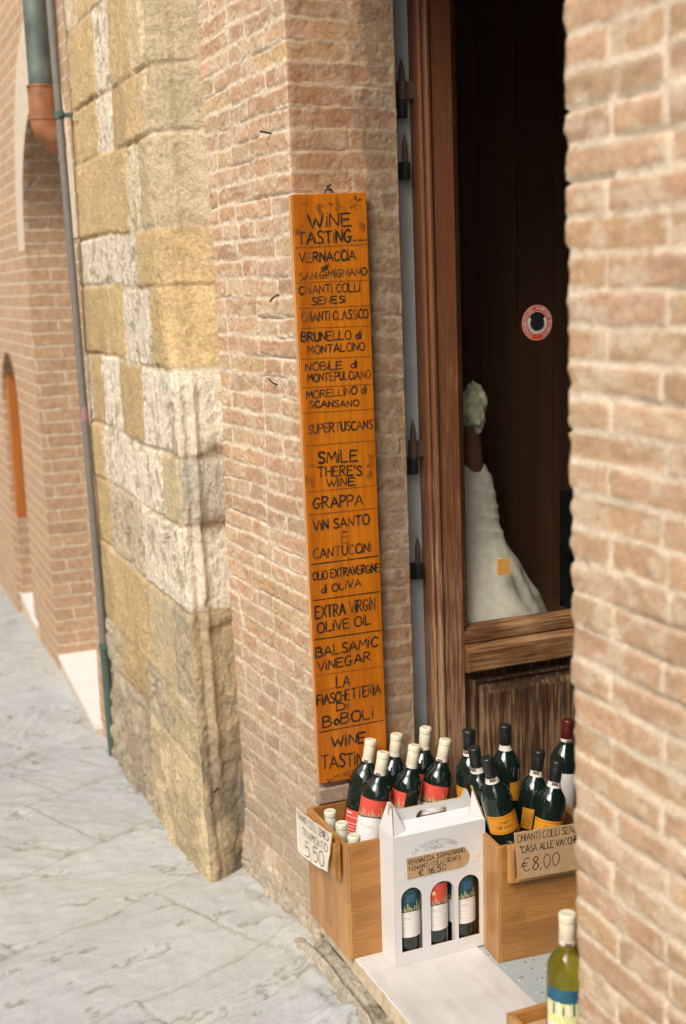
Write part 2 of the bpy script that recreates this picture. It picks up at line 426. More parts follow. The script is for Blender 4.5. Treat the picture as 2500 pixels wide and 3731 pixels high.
# ------------------------------------------------------------------ stroke lettering
G = {
'A': "0,0 .4,1 .8,0|.14,.34 .66,.36", 'B': "0,0 .03,1|~0,1 .42,.97 .55,.76 .36,.56 .05,.53|~.05,.53 .5,.5 .66,.26 .44,.03 0,0",
'C': "~.62,.84 .42,1 .14,.82 .03,.45 .15,.1 .4,0 .66,.14", 'D': "0,0 .03,1|~0,1 .42,.92 .66,.52 .45,.1 0,0",
'E': ".6,1 .02,1 0,0 .64,.02|0,.53 .5,.54", 'F': "0,0 .02,1 .62,1|0,.53 .48,.54",
'G': "~.62,.86 .42,1 .14,.82 .03,.45 .15,.08 .4,0 .58,.14 .6,.4|.32,.42 .76,.44", 'H': "0,0 0,1|.6,0 .62,1|0,.5 .6,.52",
'I': "0,0 .02,1", 'i': "0,0 .02,.78|.04,1.02 .06,1.06", 'L': ".02,1 0,0 .58,.03", 'M': "0,0 .1,1 .4,.3 .72,1 .82,0",
'N': "0,0 .03,1 .58,.02 .62,1", 'O': "~.4,1 .12,.85 .03,.48 .14,.1 .4,0 .66,.12 .76,.5 .66,.88 .4,1", 'P': "0,0 .03,1|~0,1 .45,.97 .6,.74 .4,.5 .03,.45",
'R': "0,0 .03,1|~0,1 .45,.97 .58,.76 .38,.55 .03,.5|.22,.5 .66,0", 'S': "~.58,.86 .38,1 .12,.86 .16,.62 .48,.42 .56,.16 .32,0 .02,.1",
'T': "0,1 .72,1.02|.36,1 .36,0", 'U': "~.02,1 .02,.35 .16,.04 .4,.02 .58,.3 .62,1", 'V': "0,1 .34,0 .68,1", 'W': "0,1 .26,0 .5,.7 .74,0 1,1",
'Z': ".02,1 .6,1 0,0 .62,.02", 'X': "0,0 .64,1|.02,1 .66,0", 'd': "~.46,.5 .22,.55 .04,.3 .16,.04 .36,.08 .48,.4|.5,1 .5,0", 'h': "0,0 0,1|~0,.4 .22,.58 .38,.4 .38,0",
'a': "~.4,.5 .18,.56 .03,.28 .18,0 .4,.2|.42,.56 .42,0", 'n': "0,0 0,.56|~0,.38 .22,.58 .38,.4 .38,0", 't': ".18,.85 .18,0 .34,0|0,.56 .36,.56",
'c': "~.38,.46 .2,.56 .03,.28 .18,0 .38,.08", 'o': "~.2,.56 .03,.28 .2,0 .38,.28 .2,.56", 'l': "0,0 0,1", 's': "~.32,.48 .16,.56 .06,.42 .28,.2 .2,0 .02,.06",
'e': "~.04,.3 .36,.32 .3,.54 .1,.5 .04,.24 .18,0 .36,.08", 'f': "~.32,.95 .16,.9 .14,.7 .14,0|0,.56 .3,.56", 'm': "0,0 0,.56|~0,.4 .16,.58 .26,.4 .26,0|~.26,.4 .42,.58 .52,.4 .52,0",
'.': "0,.02 .12,.06", ',': ".08,.08 0,-.16", "'": ".06,1.05 0,.76", '"': "0,1.05 .02,.8|.16,1.05 .18,.8",
'0': "~.32,1 .08,.8 .04,.4 .16,.04 .36,.02 .56,.3 .56,.75 .32,1", '1': "0,.75 .25,1 .25,0", '5': ".58,1 .12,1 .08,.56|~.08,.56 .4,.66 .58,.36 .42,.04 .04,.02",
'6': "~.5,1 .16,.7 .04,.3 .2,.02 .48,.1 .5,.38 .28,.5 .08,.34", '8': "~.5,.85 .3,1 .1,.8 .3,.55 .54,.28 .36,.0 .06,.14 .24,.5 .5,.75 .5,.85",
'€': "~.66,.86 .42,1 .18,.8 .1,.45 .2,.1 .44,0 .68,.12|-.06,.6 .48,.62|-.08,.4 .42,.42",
}
def glyph(ch):
    out = []; wmax = 0
    for st in G[ch].split('|'):
        sm = st.startswith('~'); pts = [tuple(float(a) for a in p.split(',')) for p in st.lstrip('~').split()]
        if sm and len(pts) > 2:
            P = [pts[0]]+pts+[pts[-1]]; q = []
            for i in range(1, len(P)-2):
                for k in range(5):
                    t = k/5
                    q.append(tuple(.5*((2*P[i][d])+(-P[i-1][d]+P[i+1][d])*t+(2*P[i-1][d]-5*P[i][d]+4*P[i+1][d]-P[i+2][d])*t*t+(-P[i-1][d]+3*P[i][d]-3*P[i+1][d]+P[i+2][d])*t**3) for d in (0, 1)))
            q.append(pts[-1]); pts = q
        out.append(pts); wmax = max(wmax, max(p[0] for p in pts))
    return out, wmax

class Ink:
    """flat pen strokes laid on a surface; mapper(x,y,lift) -> 3D"""
    def __init__(s, lift=.0004): s.mb = MB(); s.k = 0; s.lift = lift
    def stroke(s, pts, w, mp, m=0, taper=True, worn=0, mw=1):
        # resample
        q = [pts[0]]
        for a, b in zip(pts, pts[1:]):
            L = math.dist(a, b); n = max(1, int(L/max(w*1.2, 1e-5)))
            n = min(n, 6)
            for k in range(1, n+1): q.append((a[0]+(b[0]-a[0])*k/n, a[1]+(b[1]-a[1])*k/n))
        L = s.lift+s.k*6e-6; s.k = (s.k+1) % 40
        n = len(q); vs = []
        for i, p in enumerate(q):
            a = q[max(i-1, 0)]; b = q[min(i+1, n-1)]
            dx, dy = b[0]-a[0], b[1]-a[1]; l = math.hypot(dx, dy) or 1
            dx /= l; dy /= l
            hw = w*.5*random.uniform(.78, 1.2)
            ex = 0
            if taper and i in (0, n-1): hw *= .72; ex = (-1 if i == 0 else 1)*w*.3
            vs.append(mp(p[0]+dx*ex-dy*hw, p[1]+dy*ex+dx*hw, L)); vs.append(mp(p[0]+dx*ex+dy*hw, p[1]+dy*ex-dx*hw, L))
        a0 = random.uniform(0, 9)
        for i in range(n-1):
            f_ = .5+.5*math.sin(a0+i*.75)*math.cos(a0*1.7+i*.31)
            s.mb.add(vs[2*i:2*i+4], [(0, 1, 3, 2)], mw if f_ < worn else m)
    def text(s, txt, x0, y0, x1, y1, h, w, mp, jit=.05, fade=0, gap=.16, m=0, m2=None, worn=0, mw=1):
        lay = []; cx = 0
        for ch in txt:
            if ch == ' ': cx += .42; continue
            g, gw = glyph(ch); lay.append((g, cx)); cx += gw+gap
        cx -= gap
        sc = (x1-x0)/max(cx, .05); ang = math.atan2(y1-y0, x1-x0); ca, sa = math.cos(ang), math.sin(ang)
        for g, ox in lay:
            j1, j2, j3 = (random.uniform(-jit, jit) for _ in range(3))
            hh = h*(1+j3)
            mm = m2 if (m2 is not None and random.random() < fade) else m
            wn = worn*random.uniform(.3, 1.5)
            for st in g:
                pts = []
                for px, py in st:
                    X = (ox+px+j1*.4+py*j2*.6)*sc; Y = py*hh+j2*h*.5
                    pts.append((x0+X*ca-Y*sa*.0, y0+X*sa+Y))
                s.stroke(pts, w*random.uniform(.72, 1.22), mp, mm, True, wn, mw)
    def ring(s, cx, cy, r, w, mp, m=0, n=14):
        s.stroke([(cx+r*math.cos(2*math.pi*k/n), cy+r*math.sin(2*math.pi*k/n)) for k in range(n+1)], w, mp, m, False)
    def blob(s, cx, cy, a, b, ang, mp, m=0, n=10):
        L = s.lift+s.k*6e-6; s.k = (s.k+1) % 40
        c_, s_ = math.cos(ang), math.sin(ang)
        vs = [mp(cx+a*math.cos(2*math.pi*k/n)*c_-b*math.sin(2*math.pi*k/n)*s_, cy+a*math.cos(2*math.pi*k/n)*s_+b*math.sin(2*math.pi*k/n)*c_, L) for k in range(n)]
        s.mb.add(vs, [tuple(range(n))], m)
    def build(s, name, mats, parent): return s.mb.build(name, mats, parent, recalc=False)

# ------------------------------------------------------------------ relief walls
def path_relief(name, ctrl, nseg, zs, field, mat, parent=None, out=1, zero=None, smooth=2):
    zs = np.asarray(zs); nz = len(zs)
    cp = [(np.array([c(z)[0] for z in zs]), np.array([c(z)[1] for z in zs])) for c in ctrl]
    X = []; Y = []
    for i, n in enumerate(nseg):
        t = np.linspace(0, 1, n, endpoint=(i == len(nseg)-1))
        X.append(cp[i][0][:, None]*(1-t)+cp[i+1][0][:, None]*t); Y.append(cp[i][1][:, None]*(1-t)+cp[i+1][1][:, None]*t)
    X = np.concatenate(X, 1); Y = np.concatenate(Y, 1)
    dx = np.gradient(X, axis=1); dy = np.gradient(Y, axis=1)
    l = np.hypot(dx, dy)+1e-9; nx, ny = -dy/l*out, dx/l*out
    for _ in range(smooth):
        for A in (nx, ny):
            B = A.copy(); B[:, 1:-1] = (A[:, :-2]+A[:, 1:-1]*2+A[:, 2:])/4; A[:] = B
    l = np.hypot(nx, ny)+1e-9; nx /= l; ny /= l
    mid = nz//2
    U = np.concatenate([[0], np.cumsum(np.hypot(np.diff(X[mid]), np.diff(Y[mid])))])
    if zero is not None: U = U-U[sum(nseg[:zero])]
    UU, ZZ = np.meshgrid(U, zs)
    H, Cc = field(UU, ZZ, X, Y)
    P = np.stack([X+nx*H, Y+ny*H, ZZ], -1)
    return grid_mesh(name, P, Cc, mat, parent)

def brick_field(h, seed, lens, palette, mortar, mw=.009, corner=True, rough=1., relief=1.):
    rs = np.random.RandomState(seed)
    pal = np.array(palette)
    def f(U, Z, X, Y):
        u = U[0]
        wob = (vnoise(U*6, Z*3, seed+5)-.5)*.006+(vnoise(U*25, Z*12, seed+6)-.5)*.0025
        zz = Z+wob+ (vnoise(U*0+3.3, Z*7, seed+7)-.5)*.012
        row = np.floor(zz/h).astype(int); fz = zz/h-row
        rmin, rmax = row.min(), row.max()
        H = np.zeros_like(U); K = np.zeros(U.shape+(3,))
        for r in range(rmin, rmax+1):
            msk = row == r
            if not msk.any(): continue
            odd = r % 2
            right = []; x = (.165 if odd else .28)+rs.uniform(-.008, .008)
            right.append(x)
            while x < u.max()+.3:
                x += rs.choice(lens)+rs.uniform(-.012, .012); right.append(x)
            left = []; x = -(.25 if odd else .12)+rs.uniform(-.01, .01); left.append(x)
            while x > u.min()-.3:
                x -= rs.choice(lens)+rs.uniform(-.012, .012); left.append(x)
            J = np.array(left[::-1]+right)
            nb = len(J)+1
            bc = pal[rs.randint(len(pal), size=nb)]*(1+rs.uniform(-.10, .10, (nb, 1)))*(1+rs.uniform(-.025, .025, (nb, 3)))
            bo = rs.uniform(-.0018, .0014, nb)*relief; bt = rs.uniform(-.012, .012, nb)*relief; bt2 = rs.uniform(-.03, .03, nb)*relief
            slope = rs.uniform(-.05, .05, len(J))
            ul = U[msk]; f_ = fz[msk]; zl = Z[msk]
            jit = (vnoise(ul*40, zl*40, seed+9)-.5)*.004
            uu = ul+jit+(f_-.5)*.0
            b = np.searchsorted(J, uu)
            JL = np.concatenate([[-99], J]); JR = np.concatenate([J, [99]])
            dv = np.minimum(uu-JL[b], JR[b]-uu); dh = np.minimum(f_, 1-f_)*h
            hw = mw/2*(1+(vnoise(ul*9, zl*9, seed+11)-.5)*1.1)
            a = dv-hw*.85; c = dh-hw
            k = .006; hh = np.clip(.5+.5*(c-a)/k, 0, 1); d = c*(1-hh)+a*hh-k*hh*(1-hh)
            d = d+(fbm(ul*70, zl*70, 3, seed+13)-.5)*.0075*rough
            mk = sstep(-.001, .0028, d)
            cent = np.where(b == 0, JR[b]-.1, np.where(b == nb-1, JL[b]+.1, (JL[b]+JR[b])/2))
            bh = bo[b]+bt[b]*(ul-cent)+bt2[b]*(f_-.5)*h+(fbm(ul*48, zl*70, 4, seed+15)-.5)*.0028*rough
            pit = sstep(.70, .78, vnoise(ul*120, zl*120, seed+17))*.0022*rough
            mh = -.0016*relief+(fbm(ul*45, zl*60, 3, seed+19)-.5)*.0065*rough
            # a shadow gap opens under some bricks where the mortar has fallen out
            gap = sstep(.60, .72, vnoise(ul*5+r*3.7, zl*2, seed+21))*sstep(.0, .10, f_-.86)*.006*relief
            H[msk] = mh*(1-mk)+(bh-pit)*mk-gap*(1-mk)
            cb = bc[b]*(1+.35*(fbm(ul*30, zl*30, 4, seed+23)-.5))[:, None]
            lime = sstep(.47, .70, fbm(ul*22, zl*34, 3, seed+25))*.55
            cb = cb*(1-lime[:, None])+np.array(mortar)*lime[:, None]*.95
            cm = np.array(mortar)*(1+.3*(fbm(ul*60, zl*60, 3, seed+27)-.5))[:, None]
            K[msk] = cm*(1-mk[:, None])+cb*mk[:, None]
        if corner:
            H = H-np.exp(-(U/.008)**2)*.004*(.4+1.4*vnoise(Z*50, Z*0, seed+29))
        return H, K
    return f

Xc = lambda z: -.063-.0095*(z-1.2)
def lerp_tab(tab):
    zs_, vs_ = zip(*sorted(tab)); return lambda z: float(np.interp(z, zs_, vs_))
yJoin = lerp_tab([(2.8, .965), (2.31, .957), (1.88, .937), (1.4, .911), (.87, .926), (.46, .894), (-.09, .852)])
yEdge = lerp_tab([(2.8, 1.075), (2.33, 1.069), (1.663, 1.042), (1.45, 1.0), (1.356, .945), (.95, .93), (.564, .891), (.2, .845), (-.046, .801), (-.2, .79)])

PAL_L = [(.52, .335, .205), (.49, .31, .19), (.54, .36, .22), (.48, .32, .21), (.46, .325, .215), (.52, .345, .195), (.50, .31, .185), (.53, .345, .22)]
PAL_J = PAL_L
MORT = (.67, .555, .41)

f0 = brick_field(.0497, 11, [.12, .25], PAL_L, MORT, mw=.0088)
def pillar_field(U, Z, X, Y):
    H, K = f0(U, Z, X, Y)
    jam = sstep(0, .004, U)
    # jamb bricks redder, and darkened in colour as the pillar's shaded side
    K = K*mix(np.ones(K.shape), np.array([.78, .655, .565])*np.ones(K.shape), jam)
    H = H*(1-.5*jam)
    # dirt: grey bloom low down, dark vertical run of soot at the end of the jamb
    low = sstep(.75, .0, Z)*sstep(.30, .62, fbm(U*6, Z*6, 4, 70)+.12*(1-jam))*.75*(1-jam*.6)
    K = mix(K, np.array([.36, .295, .215])*np.ones(K.shape), low)
    soot = jam*sstep(.45, .6, fbm(U*25, Z*9, 4, 71)+.9*sstep(.17, .24, U)*.45)*sstep(.14, .2, U)*sstep(-.2, 1.2, Z)*.5
    K = mix(K, np.array([.12, .095, .065])*np.ones(K.shape), soot)
    dust = sstep(.58, .7, fbm(U*40+5, Z*40, 4, 72))*jam*.18
    K = mix(K, np.array(MORT)*np.ones(K.shape), dust)
    base = sstep(.12, -.05, Z)*(1-jam)
    H = H+base*(.022+.02*(fbm(U*20, Z*20, 4, 73)-.3))
    rub = sstep(.05, -.06, Z+.06*(fbm(U*12, Z*4, 3, 74)-.5))*(1-jam)
    K = mix(K, np.array([.46, .39, .29])*(.7+.6*fbm(U*50, Z*50, 4, 75))[..., None], rub)
    return H, K
pillar = path_relief("brick_pillar", [lambda z: (-.088, yJoin(z)+.02), lambda z: (Xc(z), .345), lambda z: (shear(.222, z), .345), lambda z: (shear(.222, z), .425)],
                     [170, 80, 22], np.arange(-.16, 2.62, .0042), pillar_field, MT['brick'], zero=1, out=-1)
tag(pillar, "thin worn brick pillar at the far side of the shop doorway behind the orange wine board", "wall")
m = MB(); m.box((-.03, .375, -.16), (.19, 1.2, 2.6)); m.box((-.06, .352, 2.6), (.21, 1.2, 5.2))
m.build("wall_core", MT['brickfar'], pillar)

# foreground wall
f1 = brick_field(.0535, 23, [.13, .25, .25], [(.51, .335, .205), (.49, .315, .195), (.53, .355, .22), (.48, .315, .205), (.51, .325, .19)], (.70, .585, .44), mw=.010, relief=1.1, rough=.75)
XF = lambda z: -.065-.012*(z-1.2)
def fgf(U, Z, X, Y):
    H, K = f1(-U, Z, X, Y)
    return H*1.05, K
fgw = path_relief("brick_wall", [lambda z: (.21, -.84), lambda z: (XF(z), -.84-.012*(1.2-z)), lambda z: (XF(z), -1.75)], [50, 165], np.arange(-.16, 2.6, .0062), fgf, MT['brick'], zero=1, out=-1)
tag(fgw, "pale tan brick wall with thick light mortar at the near side of the doorway, closest to the street viewer", "wall")
m = MB(); m.box((-.035, -6, -.16), (.2, -.875, 2.58)); m.box((-.06, -6, 2.58), (.21, .34, 5.2)); m.box((-.062, -6, -.16), (-.036, -1.76, 2.575))
m.build("wall_core", MT['brickfar'], fgw)

# ------------------------------------------------------------------ stone pier
ROWS = [(2.500, [2.2, 1.9, 1.6, 1.3], "OwOWo"), (2.240, [2.06, 1.68, 1.47, 1.22], "wOWOo"), (2.056, [1.72, 1.49, 1.33, 1.13], "OWOOo"), (1.800, [1.80, 1.36, 1.18], "OOwo"),
        (1.635, [2.09, 1.27], "OWO"), (1.400, [1.74, 1.49, 1.15], "OOWO"), (1.150, [2.07, 1.86, 1.59, 1.31], "WOWOW"), (.945, [1.92, 1.53, 1.12], "OWVo"),
        (.700, [1.86, 1.39], "OGV"), (.410, [1.94, 1.69, 1.40, 1.09], "OOOoG"), (.235, [1.81, 1.46, 1.17], "GOGo"), (-.30, [1.78, 1.44], "GGo")]
PILC = "gggoOVVVnnno"[:12]
PILC = ["g", "g", "g", "g", "O", "O", "V", "v", "V", "n", "n", "n"]
SC = {'O': (.56, .405, .210), 'o': (.60, .475, .29), 'W': (.77, .68, .54), 'w': (.65, .54, .375), 'G': (.52, .435, .31), 'V': (.74, .655, .515), 'v': (.56, .50, .395), 'g': (.51, .415, .265), 'n': (.47, .365, .225)}
def stone_field(U, Z, X, Y):
    nu = U.shape[1]
    edge_i = STONE_N[0]
    onp = (np.arange(nu) >= edge_i)[None, :]*np.ones_like(U)
    tt = np.clip((np.arange(nu)-edge_i)/(nu-1-edge_i), 0, 1)[None, :]*np.ones_like(U)
    yy = np.where(onp > 0, .8, Y)
    zw = Z+(vnoise(yy*3, Z*0+1, 40)-.5)*.014+(vnoise(yy*14, Z*8, 41)-.5)*.006
    zb = np.array([r[0] for r in ROWS])[::-1]           # ascending
    ri = np.clip(np.searchsorted(zb, zw)-1, 0, len(ROWS)-1)
    top = np.append(zb[1:], 2.75)
    dz = np.minimum(zw-zb[ri], top[ri]-zw)
    dy_ = np.full_like(U, 9.); K = np.zeros(U.shape+(3,)); ty = np.empty(U.shape, 'U1'); H = np.zeros_like(U)
    off = np.zeros_like(U); tone = np.ones_like(U); tl_ = np.zeros_like(U)
    rs = np.random.RandomState(5)
    for k in range(len(ROWS)):
        zb_, js, cs = ROWS[len(ROWS)-1-k]
        m_ = ri == k
        js = np.array(sorted(js)); cs = cs[::-1]         # ascending y = nearest first
        yw = yy+(vnoise(yy*9, Z*9, 42)-.5)*.010
        b = np.searchsorted(js, yw)
        d = np.min(np.abs(yw[..., None]-js), -1)
        o_ = rs.uniform(-.005, .005, len(js)+1); tn_ = rs.uniform(.88, 1.10, len(js)+1); ti_ = rs.uniform(-.025, .025, len(js)+1)
        bb = np.clip(b, 0, len(js)); tone[m_] = np.where(onp > 0, rs.uniform(.92, 1.06), tn_[bb])[m_]; tl_[m_] = (ti_[bb]*(zw-zb_-.1)*(1-onp))[m_]
        po = rs.uniform(-.004, .004)
        t_ = np.array(list(cs))[np.clip(b, 0, len(cs)-1)]
        t_ = np.where(onp > 0, PILC[len(ROWS)-1-k], t_)
        ty[m_] = t_[m_]; dy_[m_] = np.where(onp > 0, 9, d)[m_]; off[m_] = np.where(onp > 0, po, o_[np.clip(b, 0, len(js))])[m_]
    Uw = U*1.0
    n1 = fbm(Uw*9, Z*9, 5, 50); n2 = fbm(Uw*40, Z*40, 4, 51); n3 = fbm(Uw*85, Z*60, 3, 52)
    for t, c in SC.items():
        m_ = ty == t
        c = np.array(c)
        v = (tone*(1+.22*(n1-.5)+.30*(n2-.5)))[..., None]*c
        K[m_] = v[m_]
    erod = sstep(.75, -.05, Z)
    rough = .004+.015*erod
    H = off*.6+tl_*.5+(n1-.5)*rough*1.6+(n2-.5)*.006*(1+1.3*erod)
    wht = (ty == 'W')|(ty == 'V')|(ty == 'w')|(ty == 'v')
    pit = np.maximum(sstep(.60, .70, fbm(Uw*26, Z*14, 4, 53)), sstep(.56, .66, fbm(Uw*60, Z*22, 4, 55)))*wht*(1-onp*.6)
    spk = sstep(.62, .74, fbm(Uw*70, Z*70, 3, 56))*(1-wht)*.6
    H -= spk*.003
    pit = np.maximum(pit, sstep(.52, .66, fbm(Uw*34, Z*34, 4, 54))*(ty == 'G'))
    H -= pit*.007
    K = mix(K, np.array([.34, .26, .15])*np.ones(K.shape), np.clip(pit*.62+spk*.3, 0, 1))
    # slots and old holes cut into the ochre blocks
    for (a, z0, z1, wdt) in ((2.02, 2.03, 2.21, .022), (1.50, 2.16, 2.28, .018)):
        s_ = sstep(wdt, wdt*.5, np.abs(Y-a))*sstep(z0, z0+.02, Z)*sstep(z1, z1-.02, Z)*(1-onp)
        H -= s_*.03
    jd = np.minimum(dz, dy_)
    jw = .0062+.004*(vnoise(U*6, Z*6, 57))
    j = 1-sstep(jw*.3, jw*1.25, jd+(n3-.5)*.006)
    H -= j*(.003+.007*sstep(.40, .75, vnoise(U*4, Z*4, 58)))*np.where(onp > 0, .6, 1)
    K = mix(K, K*np.array([.66, .60, .52]), j*.75*sstep(.35, .55, vnoise(U*7+3, Z*7, 68)))
    K = mix(K, np.array([.60, .50, .36])*np.ones(K.shape), j*.5*sstep(.35, .6, vnoise(U*5, Z*5, 59)))
    # rolled moulding down the splayed face
    H += onp*np.exp(-((tt-.40)/.085)**2)*.012*sstep(.1, .3, Z)-onp*np.exp(-((tt-.26)/.06)**2)*.004
    # sound arris, chipped here and there
    H -= np.exp(-((np.arange(nu)-edge_i)/2.6)**2)[None, :]*(.004+.016*sstep(.5, .75, vnoise(Z*14, Z*0, 60)))
    # rusty-brown patches on the splay and soot at the foot
    br = np.zeros_like(U)
    for zc in (1.165, .945, .71, .64):
        br = np.maximum(br, np.exp(-((Z-zc)/.024)**2)*sstep(.40, .58, vnoise(U*24, Z*24, 61)+.1)*onp*sstep(.25, .45, tt))
    K = mix(K, np.array([.24, .15, .075])*np.ones(K.shape), np.clip(br, 0, 1)*.85)
    H -= br*.006
    dk = sstep(.55, -.02, Z)*sstep(.32, .58, fbm(U*8, Z*8, 4, 62))*(.42+.55*onp)
    K = mix(K, np.array([.20, .165, .115])*np.ones(K.shape), dk)
    gp = onp*sstep(.3, .1, np.abs(Z-.13)*3)*sstep(.45, .6, fbm(U*14, Z*10, 3, 63))*.5
    K = mix(K, np.array([.25, .25, .22])*np.ones(K.shape), gp)
    flare = sstep(.25, -.15, Z)
    H += flare*.015*(fbm(U*12, Z*12, 3, 64))
    # old slurry streaks and water stains running down
    st_ = sstep(.55, .72, fbm(U*22, Z*1.6, 4, 65))*.28
    K = mix(K, K*.72, st_)
    return H, K
STONE_N = [225]
stone = path_relief("stone_pier", [lambda z: (-.222, 2.13), lambda z: (-.222, yEdge(z)), lambda z: (-.083, yJoin(z))], [225, 46], np.arange(-.26, 2.72, .0062), stone_field, MT['stone'], zero=1, out=-1)
tag(stone, "weathered pier of ochre and white stone blocks between the brick pillar and the downpipe", "wall")
m = MB(); m.prism([(-.19, 2.11), (-.19, 1.1), (-.07, 1.0), (.15, 1.0), (.15, 2.11)], -.26, 2.7); m.box((-.2, 1.21, 2.72), (.15, 2.12, 5.2))
m.build("wall_core", MT['ochreplaster'], stone)

# ------------------------------------------------------------------ far brick wall with two arches
XW = -.20
def arch(y0, y1, zb, zs, n=18):
    c = (y0+y1)/2; r = (y1-y0)/2
    return [(y0, zb)]+[(c-r*math.cos(math.pi*k/n), zs+r*math.sin(math.pi*k/n)) for k in range(n+1)]+[(y1, zb)]
a1 = arch(2.40, 3.58, -.5, 1.82); a1[-1] = (3.42, -.5); a2 = arch(4.24, 4.92, -.5, .97)
outer = [(2.115, -.5), (2.40, -.5)]+a1[1:-1]+[(3.42, -.5), (4.24, -.5)]+a2[1:-1]+[(4.92, -.5), (11, -.5), (11, 5.2), (2.115, 5.2)]
XF_ = lambda y: -.205+.02*(y-2.2)
far = MB(); far.shape([outer], lambda y, z: (XF_(y), y, z), lambda y, z: (XF_(y)+.42, y, z))
farw = far.build("brick_wall", MT['brickfar'])
tag(farw, "blurred far brick wall with two arched doorways down the street beyond the downpipe", "wall")
for (y0, y1, zs_) in ((2.40, 3.58, 1.82),):
    c = (y0+y1)/2; r = (y1-y0)/2; n = 20
    inn = [(c-r*math.cos(math.pi*k/n), zs_+r*math.sin(math.pi*k/n)) for k in range(n+1)]
    out_ = [(c-(r+.2)*math.cos(math.pi*k/n), zs_+(r+.36)*math.sin(math.pi*k/n)) for k in range(n+1)][::-1]
    b = MB(); b.shape([inn+out_], lambda y, z: (XF_(y)-.004, y, z), lambda y, z: (XF_(y)+.02, y, z))
    b.build("arch_band", MT['limeplaster'], farw)
def slab(y0, y1, z, lab, x0, x1):
    b = MB()
    for zz0, zz1, i, d in ((z-.022, z, 0, 0), (z-.2, z-.0222, 1, .006)):
        b.add([(x0+d, y0, zz0), (x0+d, y0, zz1), (.2, y0, zz1), (.2, y0, zz0), (x1+d, y1, zz0), (x1+d, y1, zz1), (.2, y1, zz1), (.2, y1, zz0)],
              [(0, 1, 2, 3), (7, 6, 5, 4), (0, 4, 5, 1), (1, 5, 6, 2), (2, 6, 7, 3), (3, 7, 4, 0)], i)
    o = b.build("doorstep", [MT['whitemarble'], MT['limeplaster']]); tag(o, lab, "doorstep", "white doorsteps in the far arches"); return o
slab(2.37, 3.50, -.11, "white marble doorstep in the nearer of the two far arches", -.234, -.178)
slab(4.10, 5.0, -.11, "white marble doorstep in the farther arch at the left edge", -.186, -.135)
m = MB(); m.box((-.13, 4.85, .34), (.3, 4.905, 1.36)); od = m.build("door", MT['orangewood'], bevel=.004)
tag(od, "orange wooden door leaf standing open inside the farthest arch", "door")
m = MB(); m.box((-.14, 4.83, -.11), (.22, 4.92, .338)); 
o = m.build("step_block", MT['brickfar']); tag(o, "brick block under the orange door in the farthest arch", "step")
m = MB(); m.box((.20, 2.3, -.3), (.24, 5.0, 2.6)); o = m.build("arch_backing", MT['darkwood'])  # one dark sheet closing both arches from behind
tag(o, "dark wood sheet closing the backs of the far arches", "door")

# ------------------------------------------------------------------ ground
def gz(y): return np.interp(y, [-4, .6, 2, 3.5, 6, 12], [-.085, -.09, -.15, -.19, -.29, -.5])
def axis(parts):
    a = [np.arange(p[0], p[1], p[2]) for p in parts]; return np.concatenate(a+[[parts[-1][1]]])
gx = axis([(-6.6, -2.4, .08), (-2.4, -1.2, .011), (-1.2, -.02, .0085), (-.02, .31, .06)])
gy = axis([(-7, -2.2, .15), (-2.2, -1.0, .03), (-1.0, 2.4, .0088), (2.4, 5, .02), (5, 14, .15)])
GX, GY = np.meshgrid(gx, gy)
rs = np.random.RandomState(3)
ca, sa = math.cos(.42), math.sin(.42)
A_, B_ = GX*ca+GY*sa, -GX*sa+GY*ca
# big flags in rows, each dressed with its own direction of chisel strokes
wv = (fbm(GX*1.5, GY*1.5, 3, 80)-.5)*.16
rowi = np.floor((B_+wv)/.46).astype(int); fr_ = (B_+wv)/.46-rowi
rl = np.random.RandomState(9).uniform(.55, .95, 64); ro = np.random.RandomState(10).uniform(0, 1, 64)
Lr = rl[rowi % 64]; cell = np.floor((A_+wv*.6)/Lr+ro[rowi % 64]).astype(int); fc = (A_+wv*.6)/Lr+ro[rowi % 64]-cell
idx = (rowi*131+cell*57) % 997
ang = np.random.RandomState(12).uniform(-.5, .9, 997)[idx]; amp = np.random.RandomState(13).uniform(.0, 1, 997)[idx]**1.5; tint = np.random.RandomState(14).uniform(.92, 1.06, 997)[idx]
tilt = np.random.RandomState(15).uniform(-.012, .012, (2, 997))
rid = GX*np.sin(ang)+GY*np.cos(ang); alo = GX*np.cos(ang)-GY*np.sin(ang)
ph = rid/.023+1.6*fbm(GX*7, GY*7, 3, 82)
ridge = (np.sin(ph*2*math.pi)*.5+.5)**1.6*sstep(.36, .58, fbm(GX*3.2, GY*3.2, 3, 83)+.30*(amp-.4))
n_ = fbm(GX*7, GY*7, 5, 84)
an = fbm(rid*26, alo*7, 4, 85)
H = gz(GY)+(fbm(GX*1.4, GY*1.4, 3, 86)-.5)*.03+(n_-.5)*.018+ridge*.0075*amp+(an-.5)*.010
H += tilt[0][idx]*(fc-.5)*.6+tilt[1][idx]*(fr_-.5)*.6
seam = np.minimum(np.minimum(fr_, 1-fr_)*.46, np.minimum(fc, 1-fc)*Lr)
sm = 1-sstep(.001, .009, seam+(an-.5)*.010)
H -= sm*.006
flake = sstep(.66, .70, fbm(rid*14, alo*5.5, 4, 88))          # thin spalled flakes leave dark little steps
H -= flake*.006
fk = fbm(rid*14, alo*5.5, 4, 88)
dark = np.maximum(sm*.38, (sstep(.655, .672, fk)-sstep(.69, .72, fk))*.6)
nearw = sstep(-.30, -.09, GX)*sstep(2.6, 1.9, GY)
H += nearw*sstep(.35, .7, fbm(GX*11, GY*11, 4, 90))*.016
K = np.ones(GX.shape+(3,))*np.array([.45, .46, .448])*(tint*(1+.20*(n_-.5)+.08*(an-.5)+.16*(fbm(GX*45, GY*45, 3, 94)-.5)))[..., None]
